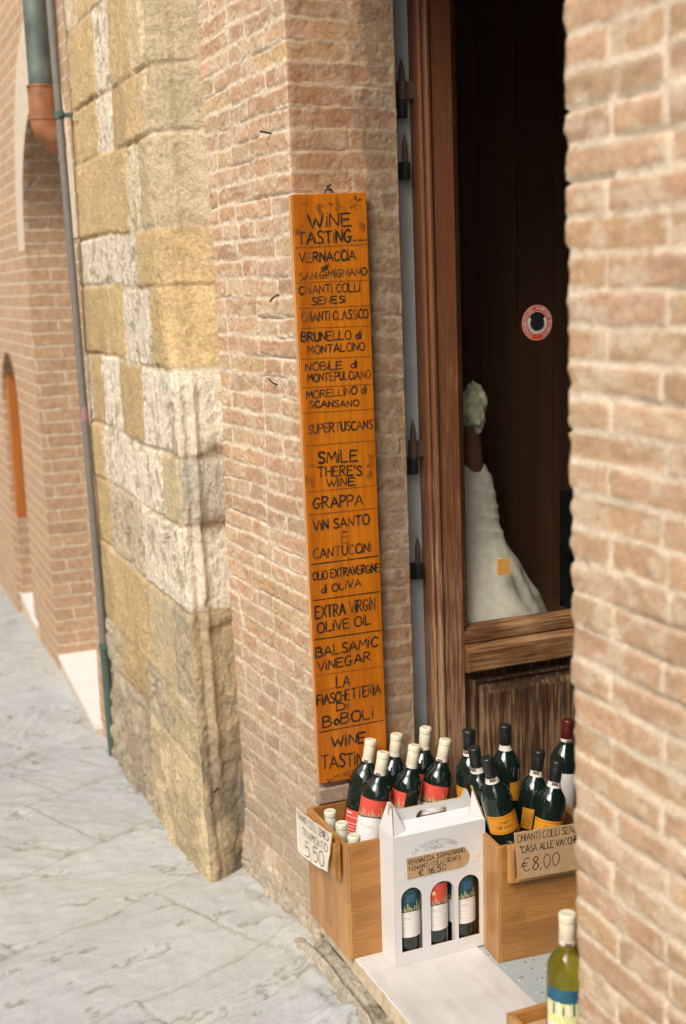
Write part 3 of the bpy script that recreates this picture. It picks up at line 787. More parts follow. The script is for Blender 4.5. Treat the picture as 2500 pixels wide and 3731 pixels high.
K = mix(K, np.array([.46, .43, .37])*np.ones(K.shape), sstep(.5, .7, fbm(GX*2.3, GY*2.3, 4, 91))*.25+nearw*sstep(.4, .62, fbm(GX*9, GY*9, 4, 92))*.5)
K = mix(K, np.array([.44, .50, .46])*np.ones(K.shape), ridge*amp*.14)
K = mix(K, np.array([.24, .20, .14])*np.ones(K.shape), dark)
g = grid_mesh("street", np.stack([GX, GY, H], -1), K, MT['ground'])
tag(g, "pale grey street of large chiselled flagstones", None, None, "structure")
# rough kerb strip in front of the threshold
kx = np.arange(-.185, -.06, .004); ky = np.arange(-1.9, .62, .005)
KX, KY = np.meshgrid(kx, ky)
ed = -.118+.022*(fbm(KY*5, KY*0, 4, 95)-.5)+.02*(fbm(KY*26, KY*0+2, 3, 96)-.5)-.012*sstep(.1, .5, KY)
tp = sstep(-.012, .012, KX-ed)*sstep(.60, .25, KY)
KH = -.125+tp*(.062+.012*(fbm(KX*30, KY*14, 4, 97)-.5)+.010*(fbm(KX*70, KY*50, 4, 98)-.5))
ch = 1-sstep(.0, .006, np.abs(KX+.098+.018*(fbm(KY*7, KY*0+9, 3, 99)-.5)))
KH -= ch*.010
KK = np.ones(KX.shape+(3,))*np.array([.44, .385, .295])*(.70+.6*fbm(KX*25, KY*25, 4, 100))[..., None]
KK = mix(KK, np.array([.20, .15, .09])*np.ones(KK.shape), np.maximum(ch*.7, sstep(.62, .70, fbm(KX*24, KY*16, 4, 101))*.7))
k = grid_mesh("kerb", np.stack([KX, KY, KH], -1), KK, MT['stone'])
tag(k, "rough broken stone kerb along the doorway", None, None, "structure")

# threshold slab and shop floor
def m_marblestep():
    m, nt, b = mat_new("travertine_step")
    tc = N(nt, "ShaderNodeTexCoord"); mp = N(nt, "ShaderNodeMapping"); mp.inputs["Scale"].default_value = (1, .12, 1)
    nt.links.new(tc.outputs["Object"], mp.inputs[0])
    n = N(nt, "ShaderNodeTexNoise", Scale=26.0, Detail=6.0, Distortion=.8); nt.links.new(mp.outputs[0], n.inputs[0])
    n2 = N(nt, "ShaderNodeTexNoise", Scale=8.0, Detail=8.0); nt.links.new(tc.outputs["Object"], n2.inputs[0])
    r = ramp(nt, n.outputs[0], [(.3, (.55, .52, .485)), (.6, (.615, .59, .565))])
    r2 = ramp(nt, n2.outputs[0], [(.3, (.86, .84, .82)), (.65, (1.05, 1.05, 1.05))])
    nt.links.new(mixc(nt, 1.0, r.outputs[0], r2.outputs[0], 'MULTIPLY'), b.inputs["Base Color"])
    b.inputs["Roughness"].default_value = .5; bump(nt, b, n2.outputs[0], .1, .002)
    return m
ty_ = np.arange(-.86, .345, .006)
edge = -.071+.0016*(fbm(ty_*60, ty_*0, 3, 110)-.5)*2-.002
mb = MB(); n = len(ty_)
vs = []
for y, e in zip(ty_, edge):
    e2 = e-.006+.004*math.sin(y*3)
    vs += [(e2, y, -.036), (e, y, -.003), (e+.003, y, 0), (.221, y, 0), (.221, y, -.036)]
fs = []
for i in range(n-1):
    for j in range(5):
        k2 = (j+1) % 5
        fs.append((i*5+j, i*5+k2, (i+1)*5+k2, (i+1)*5+j))
fs += [(0, 1, 2, 3, 4), tuple(range((n-1)*5, n*5))[::-1]]
mb.add(vs, fs); mb.m = [1 if (q < 5*(n-1) and q % 5 in (0, 4)) else 0 for q in range(len(fs))]; st = mb.build("doorstep", [m_marblestep(), m_plain("step_riser", (.50, .40, .27), .9, 0, .25, 30, .4)], recalc=False)
tag(st, "long pale travertine threshold slab under the white gift carton", "doorstep")
m = MB(); m.box((.2215, -2.5, -.08), (3.2, 1.25, -.004)); fl = m.build("shop_floor", MT['terrazzo'])
tag(fl, "grey speckled terrazzo shop floor", None, None, "structure")
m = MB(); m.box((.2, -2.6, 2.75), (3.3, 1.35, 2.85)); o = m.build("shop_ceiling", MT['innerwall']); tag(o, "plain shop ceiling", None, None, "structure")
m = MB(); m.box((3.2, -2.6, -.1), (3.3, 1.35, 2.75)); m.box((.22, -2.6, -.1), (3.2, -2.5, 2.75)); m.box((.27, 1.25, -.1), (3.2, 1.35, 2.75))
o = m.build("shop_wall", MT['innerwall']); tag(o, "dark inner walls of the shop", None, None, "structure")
# building across the street
m = MB(); m.box((-6.9, -9, -.6), (-6.5, 13, 5.2))
for y in (-4, -1.2, 1.6, 4.4):
    m.box((-6.5, y, 1.1), (-6.46, y+.9, 2.9), 1)
o = m.build("opposite_building", [MT['ochreplaster'], MT['darkwood']])
tag(o, "ochre plastered building with dark shutters across the narrow street", "building")

# ------------------------------------------------------------------ plaster reveal, pintles
m = MB(); m.box((.19, .425, -.06), (.345, .47, 2.6), sh=True); pr = m.build("plaster_reveal", MT['greyplaster'])
tag(pr, "narrow pale grey plaster strip between the brick pillar and the wooden door frame", "wall")
def pintle(z, x, knuckle, lab):
    rt_ = empty("hinge_pintle", (x, .405, z))
    b = MB(); b.box((-.030, -.012, -.020), (.0, .022, .020)); b.lathe([(0, -.021), (.0125, -.021), (.0135, -.019), (.0135, .020), (.012, .021), (0, .021)], 20, c=(0, -.002, 0))
    b.build("bracket", MT['iron'], rt_, smooth=True, bevel=.0012)
    p = MB(); p.lathe([(.0072, .018), (.0072, .055), (.0065, .066), (.0035, .082), (.0003, .093)], 16, c=(0, -.002, .030 if knuckle else 0))
    p.build("pin", MT['rustiron'], rt_, smooth=True)
    if knuckle:
        q = MB(); q.lathe([(.0085, .021), (.0125, .022), (.0125, .067), (.0085, .068)], 18, c=(0, -.002, 0)); q.box((.006, -.008, .024), (.034, .000, .066))
        q.build("strap_eye", MT['rustiron'], rt_, smooth=True, bevel=.001)
    tag(rt_, lab, "hinge", "iron shutter pintles on the grey reveal")
pintle(2.045, .2555, True, "topmost black iron pintle with a strap eye on its pin")
pintle(1.896, .2610, False, "bare pointed black iron pintle just below the topmost one")
pintle(1.148, .2680, True, "rusty pintle with a strap eye halfway down the grey reveal")
pintle(.866, .2760, False, "lowest bare pointed pintle, beside the lower part of the frame")

# ------------------------------------------------------------------ door frame and glazed door leaf
m = MB(); m.prism([(.2965, .44), (.2965, .378), (.2995, .372), (.305, .371), (.3075, .377), (.310, .377), (.3125, .368), (.316, .364), (.323, .364), (.327, .369), (.3325, .371), (.3325, .44)], -.003, 2.5, sh=True, nz=2)
fr = m.build("door_frame", MT['frame'], smooth=False, bevel=.0012)
tag(fr, "moulded reddish brown wooden door frame beside the grey reveal", "door frame")
m = MB(); m.box((.27, -.85, 2.505), (.33, .44, 2.6)); m.build("head", MT['frame'], fr)
door = empty("glazed_door", (0, 0, 0))
tag(door, "weathered brown half glazed door leaf folded back into the shop with a round red sticker", "door")
m = MB(); m.box((.3335, .3725, .012), (.3905, .412, 2.49), sh=True); m.box((.90, .3725, .012), (.96, .412, 2.49), sh=True)
m.build("stile", MT['frame'], door, bevel=.0022)
m = MB(); m.prism([(.3907, .411), (.3907, .380), (.400, .3805), (.408, .385), (.4125, .392), (.4125, .411)], .70, 2.44, sh=True); m.build("glazing_bead", MT['rail'], door)
m = MB(); m.box((.391, .374, 2.44), (.90, .411, 2.49), sh=True); m.build("rail", MT['rail'], door)
def zprism(name, prof, x0, x1, mat):
    b = MB(); n = len(prof)
    b.add([(shear(x, z), y, z) for x in (x0, x1) for y, z in prof], [tuple(range(n)), tuple(range(n, 2*n))[::-1]]+[(i, (i+1) % n, n+(i+1) % n, n+i) for i in range(n)])
    return b.build(name, mat, door, bevel=.0015)
zprism("rail", [(.411, .7), (.398, .7), (.378, .688), (.374, .684), (.374, .655), (.411, .655)], .391, .90, MT['rail'])
zprism("rail", [(.411, .6545), (.372, .652), (.358, .640), (.354, .634), (.354, .580), (.358, .576), (.411, .576)], .391, .90, MT['rail'])
m = MB(); m.box((.39, .398, .012), (.90, .410, .575), sh=True)
def rect(x0, x1, z0, z1, y): return [(shear(x0, z0), y, z0), (shear(x1, z0), y, z0), (shear(x1, z1), y, z1), (shear(x0, z1), y, z1)]
def steps(mb, rr):
    for a, b in zip(rr, rr[1:]):
        mb.add(a+b, [(i, (i+1) % 4, 4+(i+1) % 4, 4+i) for i in range(4)])
    mb.add(rr[-1], [(0, 1, 2, 3)])
steps(m, [rect(.418, .872, .045, .548, .3978), rect(.422, .868, .049, .544, .385), rect(.430, .860, .057, .536, .383), rect(.437, .853, .064, .528, .391), rect(.441, .849, .068, .524, .391), rect(.466, .824, .093, .499, .378), rect(.468, .822, .095, .497, .378)])
m.build("panel", MT['panel'], door)
m = MB(); m.box((.405, .3975, .690), (.905, .4025, 2.45), sh=True); m.build("glass_pane", MT['pane'], door)
# sticker
sx_, sz_, sy_ = .640, 1.505, .3962
stk = MB()
def disc(r0, r1, y, mm):
    n = 40
    if r0 == 0: stk.add([(sx_+r1*math.cos(2*math.pi*k/n), y, sz_+r1*math.sin(2*math.pi*k/n)) for k in range(n)], [tuple(range(n))], mm)
disc(0, .0475, sy_, 0); disc(0, .0462, sy_-.0003, 1); disc(0, .0450, sy_-.0006, 0); disc(0, .0305, sy_-.0009, 1); disc(0, .0292, sy_-.0012, 2)
n = 30
ar = [(.0285*math.cos(t), .0285*math.sin(t)) for t in np.linspace(R(150), R(390), n)]+[(.0215*math.cos(t), .0215*math.sin(t)) for t in np.linspace(R(390), R(150), n)]
stk.add([(sx_+a, sy_-.0015, sz_+b) for a, b in ar], [(i, i+1, 2*n-2-i, 2*n-1-i) for i in range(n-1)], 1)
stk_o = stk.build("sticker", [MT['stickred'], MT['stickwhite'], MT['stickblack']], door, recalc=False)
ik = Ink(.0019)
def ringmap(r, a0):
    def f(x, y, l):
        a = a0-x/r; q = r+y-.002
        return (sx_+q*math.cos(a), sy_-l, sz_+q*math.sin(a))
    return f
ik.text("CONSORZiO DEL MARCHiO STORiCO", 0, 0, .0365*R(312), 0, .0075, .0013, ringmap(.0365, R(246)), .0)
ik.text("CHiANTi CLASSiCO", 0, 0, .0215*R(200), 0, .005, .0009, ringmap(.0225, R(10)), .0, m=1)
ik.build("lettering", [MT['stickwhite'], MT['stickblack']], stk_o)
# orange paper tag inside the glass
tgm = MB(); tgm.box((.512, .3905, .828), (.549, .3965, .872)); tg = tgm.build("paper_tag", MT['orangetag'], door)

# things behind the door glass
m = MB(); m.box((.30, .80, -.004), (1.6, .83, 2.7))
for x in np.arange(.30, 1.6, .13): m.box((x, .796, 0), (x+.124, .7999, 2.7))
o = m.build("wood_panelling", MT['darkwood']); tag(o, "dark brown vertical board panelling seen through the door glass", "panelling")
m = MB(); m.box((.44, .42, .60), (1.2, .79, .63)); 
for x in (.46, 1.14):
    for y in (.44, .74): m.box((x, y, -.004), (x+.04, y+.04, .6))
o = m.build("display_table", MT['darkwood'], bevel=.003); tag(o, "dark wooden table behind the door glass carrying the draped figure", "table")
dr = empty("draped_bottle", (.50, .525, .63)); tag(dr, "bottle form wrapped in pale linen with a crumpled sage green top behind the glass", "display")
nth, nzv = 90, 110
th = np.linspace(0, 2*math.pi, nth); zz = np.linspace(0, .50, nzv)
TH, ZZ = np.meshgrid(th, zz)
rad = np.interp(ZZ, [0, .03, .10, .18, .26, .32, .38, .44, .485, .50], [.235, .235, .205, .17, .125, .098, .088, .078, .055, .035])
band = sstep(.27, .30, ZZ)
fold = (np.sin(TH*6+1.5*np.sin(ZZ*9)+.6)*.5+.5)**3*.036*sstep(.26, .0, ZZ)+(fbm(TH*3, ZZ*10, 3, 120)-.5)*.024*(1-band*.6)
tw = ZZ+.016*np.sin(TH+.9)+.012*(fbm(TH*1.3, ZZ*8, 3, 121)-.5)
wr = band*.003+sum(np.exp(-np.abs(tw-c)/.013)*(tw < c)*.0042+np.exp(-((tw-c)/.004)**2)*.002 for c in (.30, .345, .375, .415, .465))
fold = fold+np.exp(-((np.abs(TH-5.3)-.9*(.26-ZZ)*2)/.16)**2)*.014*sstep(.27, .1, ZZ)
rad = rad-.01+fold+wr
P = np.stack([rad*np.cos(TH), rad*np.sin(TH)*.48, ZZ], -1)
grid_mesh("linen_drape", P, np.ones(P.shape)*.5, MT['linen'], dr)
m = MB(); m.lathe([(.030, .47), (.034, .50), (.030, .54), (.024, .58), (.022, .61)], 24, c=(.006, 0, 0)); m.build("neck", MT['umber'], dr, smooth=True)
cth, cph = np.meshgrid(np.linspace(0, 2*math.pi, 60), np.linspace(-math.pi/2, math.pi/2, 40))
rr = .043*(1+.6*(fbm(cth*1.6+9, cph*2.0, 3, 122)-.5)+.22*(fbm(cth*5, cph*6, 3, 123)-.5))
P = np.stack([.010+rr*np.cos(cph)*np.cos(cth), rr*np.cos(cph)*np.sin(cth), .640+rr*1.55*np.sin(cph)], -1)
P[:, -1] = P[:, 0]
grid_mesh("crumpled_top", P, np.ones(P.shape)*.5, MT['sage'], dr)
# black shelf right of the drape; brass cups stand in for golden light glints
sh = empty("display_shelf", (.895, .56, .63)); tag(sh, "black shelf with brass cups standing in for golden glints, right edge of pane", "shelf")
m = MB(); m.box((0, .10, 0), (.22, .12, .36)); m.box((0, 0, 0), (.22, .12, .012)); m.box((0, 0, .17), (.22, .12, .18)); m.build("case", MT['stickblack'], sh)
for i, (x, z) in enumerate(((.03, .18), (.075, .18), (.05, .012), (.10, .012))):
    b = MB(); b.lathe([(.0, 0), (.014, 0), (.016, .02), (.010, .035), (.018, .055), (.019, .06), (.006, .075), (.0, .08)], 20, c=(x, .05, z+.0005)); b.build("glint_cup", MT['brass'], sh, smooth=True)

# ------------------------------------------------------------------ wooden wine board
bd = MB()
F = [(-.0765, 1.8325), (.1165, 1.838), (.1365, .3545), (-.0555, .3585)]   # TL TR BR BL
yb, yk = .322, .342
bd.add([(x, y, z) for y in (yb, yk) for x, z in F], [(3, 2, 1, 0), (4, 5, 6, 7), (0, 1, 5, 4), (1, 2, 6, 5), (2, 3, 7, 6), (3, 0, 4, 7)])
board = bd.build("wine_board", MT['boardwood'], bevel=.002)
tag(board, "tall narrow orange stained wooden board handwritten with wines, hung on the brick pillar", "sign board")
eb = MB(); eb.add([(-.0778, .3235, 1.831), (-.0568, .3235, .3595), (-.0568, .341, .3595), (-.0778, .341, 1.831)], [(0, 1, 2, 3)]); eb.build("board_edge", MT['boardedge'], board, recalc=False)
BT = [
("WiNE",-0.0381,1.7550,0.0756,1.7598,0.0318),("TASTiNG.....",-0.0668,1.7165,0.1135,1.7242,0.0295),("VERNACCiA",-0.0641,1.6744,0.0847,1.6794,0.0234),("di",-0.0089,1.6555,0.0120,1.6580,0.0130),("SAN.GiMiGNANO",-0.0665,1.6330,0.1130,1.6429,0.0180),("CHiANTi COLLi",-0.0677,1.6008,0.0931,1.6033,0.0204),("SENESi",-0.0369,1.5737,0.0551,1.5779,0.0174),("CHiANTi CLASSiCO",-0.0633,1.5350,0.1128,1.5380,0.0222),("BRUNELLO di",-0.0665,1.4883,0.0937,1.4881,0.0218),("MONTALCiNO",-0.0513,1.4581,0.1024,1.4603,0.0202),("NOBiLE  di",-0.0583,1.4170,0.0804,1.4183,0.0195),("MONTEPULCiANO",-0.0537,1.3904,0.1157,1.3904,0.0204),("MORELLiNO di",-0.0589,1.3497,0.1042,1.3545,0.0196),("SCANSANO",-0.0523,1.3279,0.0823,1.3236,0.0162),("SUPERTUSCANS",-0.0565,1.2645,0.1181,1.2659,0.0224),("SMiLE",-0.0341,1.1898,0.0745,1.1862,0.0296),("THERE'S",-0.0353,1.1558,0.0850,1.1507,0.0253),("WiNE",-0.0138,1.1283,0.0660,1.1265,0.0211),("GRAPPA",-0.0500,1.0775,0.0855,1.0747,0.0284),("ViN SANTO",-0.0511,1.0220,0.1026,1.0250,0.0252),("E",0.0224,0.9828,0.0443,0.9830,0.0306),("CANTUCCiNi",-0.0554,0.9513,0.1052,0.9523,0.0254),("OLiO EXTRAVERGiNE",-0.0564,0.8968,0.1271,0.8984,0.0221),("di OLiVA",-0.0370,0.8600,0.0759,0.8670,0.0206),("EXTRA ViRGiN",-0.0537,0.7974,0.1133,0.8009,0.0310),("OLiVE OiL",-0.0496,0.7595,0.0991,0.7639,0.0260),("BALSAMiC",-0.0570,0.6961,0.1169,0.7027,0.0275),("ViNEGAR",-0.0526,0.6594,0.0961,0.6672,0.0258),("LA",-0.0030,0.6089,0.0360,0.6066,0.0316),("FiASCHETTERiA",-0.0576,0.5699,0.1216,0.5743,0.0279),("Di",-0.0051,0.5472,0.0312,0.5460,0.0206),("BoBOLi",-0.0433,0.5093,0.0998,0.5119,0.0300),("WiNE",-0.0218,0.4526,0.0781,0.4494,0.0283),("TASTiNG",-0.0520,0.3980,0.0925,0.3889,0.0359)]
BD = [(-0.0755,1.7094,0.1159,1.7147),(-0.0770,1.6274,0.1180,1.6291),(-0.0741,1.5670,0.1190,1.5678),(-0.0708,1.5197,0.1203,1.5182),(-0.0709,1.4456,0.1200,1.4442),(-0.0716,1.3773,0.1220,1.3752),(-0.0694,1.3153,0.1222,1.3135),(-0.0687,1.2343,0.1240,1.2351),(-0.0673,1.1205,0.1248,1.1204),(-0.0656,1.0626,0.1259,1.0631),(-0.0630,0.9373,0.1273,0.9394),(-0.0619,0.8451,0.1276,0.8457),(-0.0619,0.7434,0.1297,0.7434),(-0.0610,0.6486,0.1305,0.6470),(-0.0583,0.4977,0.1297,0.5006)]
ik = Ink(.0005)
bmap = lambda x, y, l: (x, yb-l, y)
for t, x0, z0, x1, z1, h in BT:
    faded = 1.29 < z0 < 1.64; vf = 1.25 < z0 < 1.28
    wdt = .0050 if h > .027 else (.0043 if h > .021 else .0038)
    ik.text(t, x0+.001, z0, x1-.001, z1, h*.96, wdt, bmap, .055, .30 if faded else (.42 if vf else .05), m=0, m2=1, worn=.52 if (faded or vf) else .30, mw=2)
for i, (x0, z0, x1, z1) in enumerate(BD):
    thick = .0028 if i in (0, 9, 10, 11, 12, 14) else .0020
    ik.stroke([(x0+.004, z0), ((x0+x1)/2, (z0+z1)/2), (x1-.002, z1)], thick, bmap, 0 if i in (10, 11, 12, 14) else 1, False)
ik.stroke([(-.047, .607), (-.003, .610)], .002, bmap, 1)
def grapes(cx, cy, n, r=.0042):
    for k in range(n):
        a = random.uniform(0, 6.3); q = random.uniform(0, .012)
        ik.ring(cx+q*math.cos(a)*1.1, cy+q*math.sin(a)*1.2-.004*(k % 3), r, .0013, bmap, 1, 10)
def leaf(cx, cy, n=7, s=.010, mm=1):
    for k in range(n):
        ik.blob(cx+random.uniform(-s, s), cy+random.uniform(-.6*s, .6*s), .0032, .0015, random.uniform(-1, 1), bmap, mm, 8)
for cx, cy, n in ((-.002, 1.806, 9), (.045, 1.810, 7), (.103, 1.762, 9), (-.062, 1.757, 7), (-.052, 1.150, 8), (.108, 1.155, 6), (.104, 1.178, 5), (.022, .375, 5), (.030, .368, 4)): grapes(cx, cy, n)
for cx, cy, mm in ((-.045, 1.812, 1), (.020, 1.808, 1), (.095, 1.822, 0), (.080, 1.803, 1), (-.050, 1.185, 1), (.110, 1.195, 1), (-.012, .372, 1), (-.030, .362, 0), (.044, .378, 0)): leaf(cx, cy, 8, .008, mm)
ik.stroke([(.062, 1.815), (.08, 1.812), (.1, 1.805), (.106, 1.78)], .001, bmap, 1); ik.stroke([(-.012, .372), (.002, .374), (.006, .362)], .001, bmap, 1)
ik.stroke([(.070, 1.818), (.085, 1.822), (.1, 1.82)], .001, bmap, 1)
ik.build("lettering", [MT['ink'], MT['fadedink'], MT['brownink']], board)
hk = MB(); hk.tube([(.024+.0105*math.cos(a), .336, 1.836+.0105*math.sin(a)) for a in np.linspace(-.9, 4.04, 22)], .0019, 8); hk.build("hanging_ring", MT['iron'], board, smooth=True)
nl = MB(); nl.tube([(.024, .350, 1.852), (.0242, .322, 1.8555)], [.0026, .0022], 8); o = nl.build("nail", MT['iron'], smooth=True)
tag(o, "dark nail in the brick pillar holding the ring of the orange board", "nail")
# ledge brick under the board
lb = MB(); lb.prism([(-.061, .345), (-.061, .333), (-.055, .327), (.075, .327), (.08, .345)], .299, .341); o = lb.build("ledge_brick", m_plain("ledge_brick_face", (.33, .23, .16), .9, 0, .25, 60, .5), bevel=.004, seg=3)
tag(o, "projecting brown brick ledge under the foot of the orange board", "brick")
# stray nails in the brick face
def nailthing(p0, p1, r, lab, bend=None):
    b = MB(); pts = [p0]+([bend] if bend else [])+[p1]
    if bend:
        A, B_, C_ = Vector(p0), Vector(bend), Vector(p1); pts = [A*(1-t)**2+B_*2*t*(1-t)+C_*t*t for t in np.linspace(0, 1, 8)]
    b.tube(pts, r, 8); b.lathe([(0, 0), (r*2.1, .0), (r*2.1, .0015), (0, .0016)], 10, c=p1) if False else None
    o = b.build("nail", MT['iron'] if r < .0026 else MT['rustiron'], smooth=True); tag(o, lab, "nail", "nails in the brick face")
nailthing((-.068, .455, 1.986), (-.098, .467, 1.993), .0024, "long rusty nail sticking out high on the brick face left of the board")
nailthing((-.064, .490, 1.374), (-.088, .505, 1.392), .0019, "bent dark nail in the brick face at mid height of the board", (-.083, .490, 1.376))
nailthing((-.066, .455, 1.600), (-.088, .468, 1.584), .0030, "short thick nail hooked downward in the brick face beside the third line of the board", (-.083, .458, 1.599))
nailthing((-.150, .885, .172), (-.190, .83, .170), .0025, "rusty pin sticking from the splayed stone near the foot of the pier")

# ------------------------------------------------------------------ pipes
pp = empty("downpipe", (-.24, 2.08, -.15)); tag(pp, "thin grey and green metal downpipe running down to the street beside the stone pier", "pipe")
def pt(z): return (-.226-.0178*(z+.14)-.24*0, 2.08, z)
b = MB(); b.tube([pt(-.16), pt(.3)], .0165, 20); q = b.build("lower_tube", MT['greenpipe'], None, smooth=True); q.parent = pp; q.matrix_parent_inverse = Matrix.Translation((.24, -2.08, .15))
b = MB(); b.tube([pt(.3), pt(1.4), pt(4.5)], .0140, 20); q = b.build("upper_tube", MT['greypipe'], None, smooth=True); q.parent = pp; q.matrix_parent_inverse = Matrix.Translation((.24, -2.08, .15))
for z in (.298, 2.235):
    b = MB(); c = pt(z); b.lathe([(.015, -.013), (.0185, -.013), (.0185, .013), (.015, .013)], 20, c=c); b.box((c[0]-.006, c[1]-.036, z-.008), (c[0]+.006, c[1]-.014, z+.008)); b.box((c[0]-.004, c[1]-.012, z-.007), (c[0]+.06, c[1]+.004, z+.007))
    q = b.build("clamp", MT['greenpipe'], None, smooth=True, bevel=.001); q.parent = pp; q.matrix_parent_inverse = Matrix.Translation((.24, -2.08, .15))
b = MB(); b.lathe([(.0145, 0), (.0145, .05)], 20, c=pt(1.16)); q = b.build("faded_sticker", m_plain("pink_sticker", (.33, .17, .19), .6), None); q.parent = pp; q.matrix_parent_inverse = Matrix.Translation((.24, -2.08, .15))
gp = empty("rain_pipe", (-.29, 2.35, 2.2)); tag(gp, "thick green weathered rain pipe ending in a rusty elbow above the first far arch", "pipe")
def gpart(b, name, mat):
    q = b.build(name, mat, None, smooth=True); q.parent = gp; q.matrix_parent_inverse = Matrix.Translation((.29, -2.35, -2.2)); return q
b = MB(); b.tube([(-.276, 2.35, 2.335), (-.283, 2.35, 4.5)], .0445, 28); gpart(b, "pipe_body", MT['verdigris'])
b = MB(); el = [(-.276, 2.35, 2.37), (-.276, 2.35, 2.26)]+[(-.276+.095*(1-math.cos(a)), 2.35, 2.26-.095*math.sin(a)) for a in np.linspace(.15, math.pi/2, 10)]+[(-.15, 2.35, 2.165)]
b.tube(el, .050, 28); gpart(b, "elbow", MT['rust'])
b = MB(); b.lathe([(.050, -.004), (.0525, -.004), (.0525, .004), (.050, .004)], 28, c=(-.276, 2.35, 2.37)); gpart(b, "collar", MT['rust']); b = MB(); b.lathe([(.050, -.004), (.0525, -.004), (.0525, .004), (.050, .004)], 28, c=(-.276, 2.35, 2.255)); gpart(b, "collar", MT['rust'])

# ------------------------------------------------------------------ bottles
BODY = [(0, .012), (.022, .006), (.030, .0), (.035, .001), (.0370, .005), (.0375, .012), (.0375, .186), (.0370, .194), (.0350, .203), (.0310, .213), (.0250, .2225), (.0195, .230), (.0160, .238), (.0145, .247), (.0140, .262), (.0140, .288)]
def cyl(th0, r=.0379):
    return lambda x, y, l: ((r+l)*math.cos(th0+x/r), (r+l)*math.sin(th0+x/r), y)
def patch(mb, a0, a1, zlo, zhi, m, r=.0378, n=22):
    vs = []; fs = []
    for k in range(n+1):
        a = a0+(a1-a0)*k/n
        zl = zlo(a) if callable(zlo) else zlo; zh = zhi(a) if callable(zhi) else zhi
        vs += [(r*math.cos(a), r*math.sin(a), zl), (r*math.cos(a), r*math.sin(a), zh)]
    for k in range(n): fs.append((2*k, 2*k+2, 2*k+3, 2*k+1))
    mb.add(vs, fs, m)
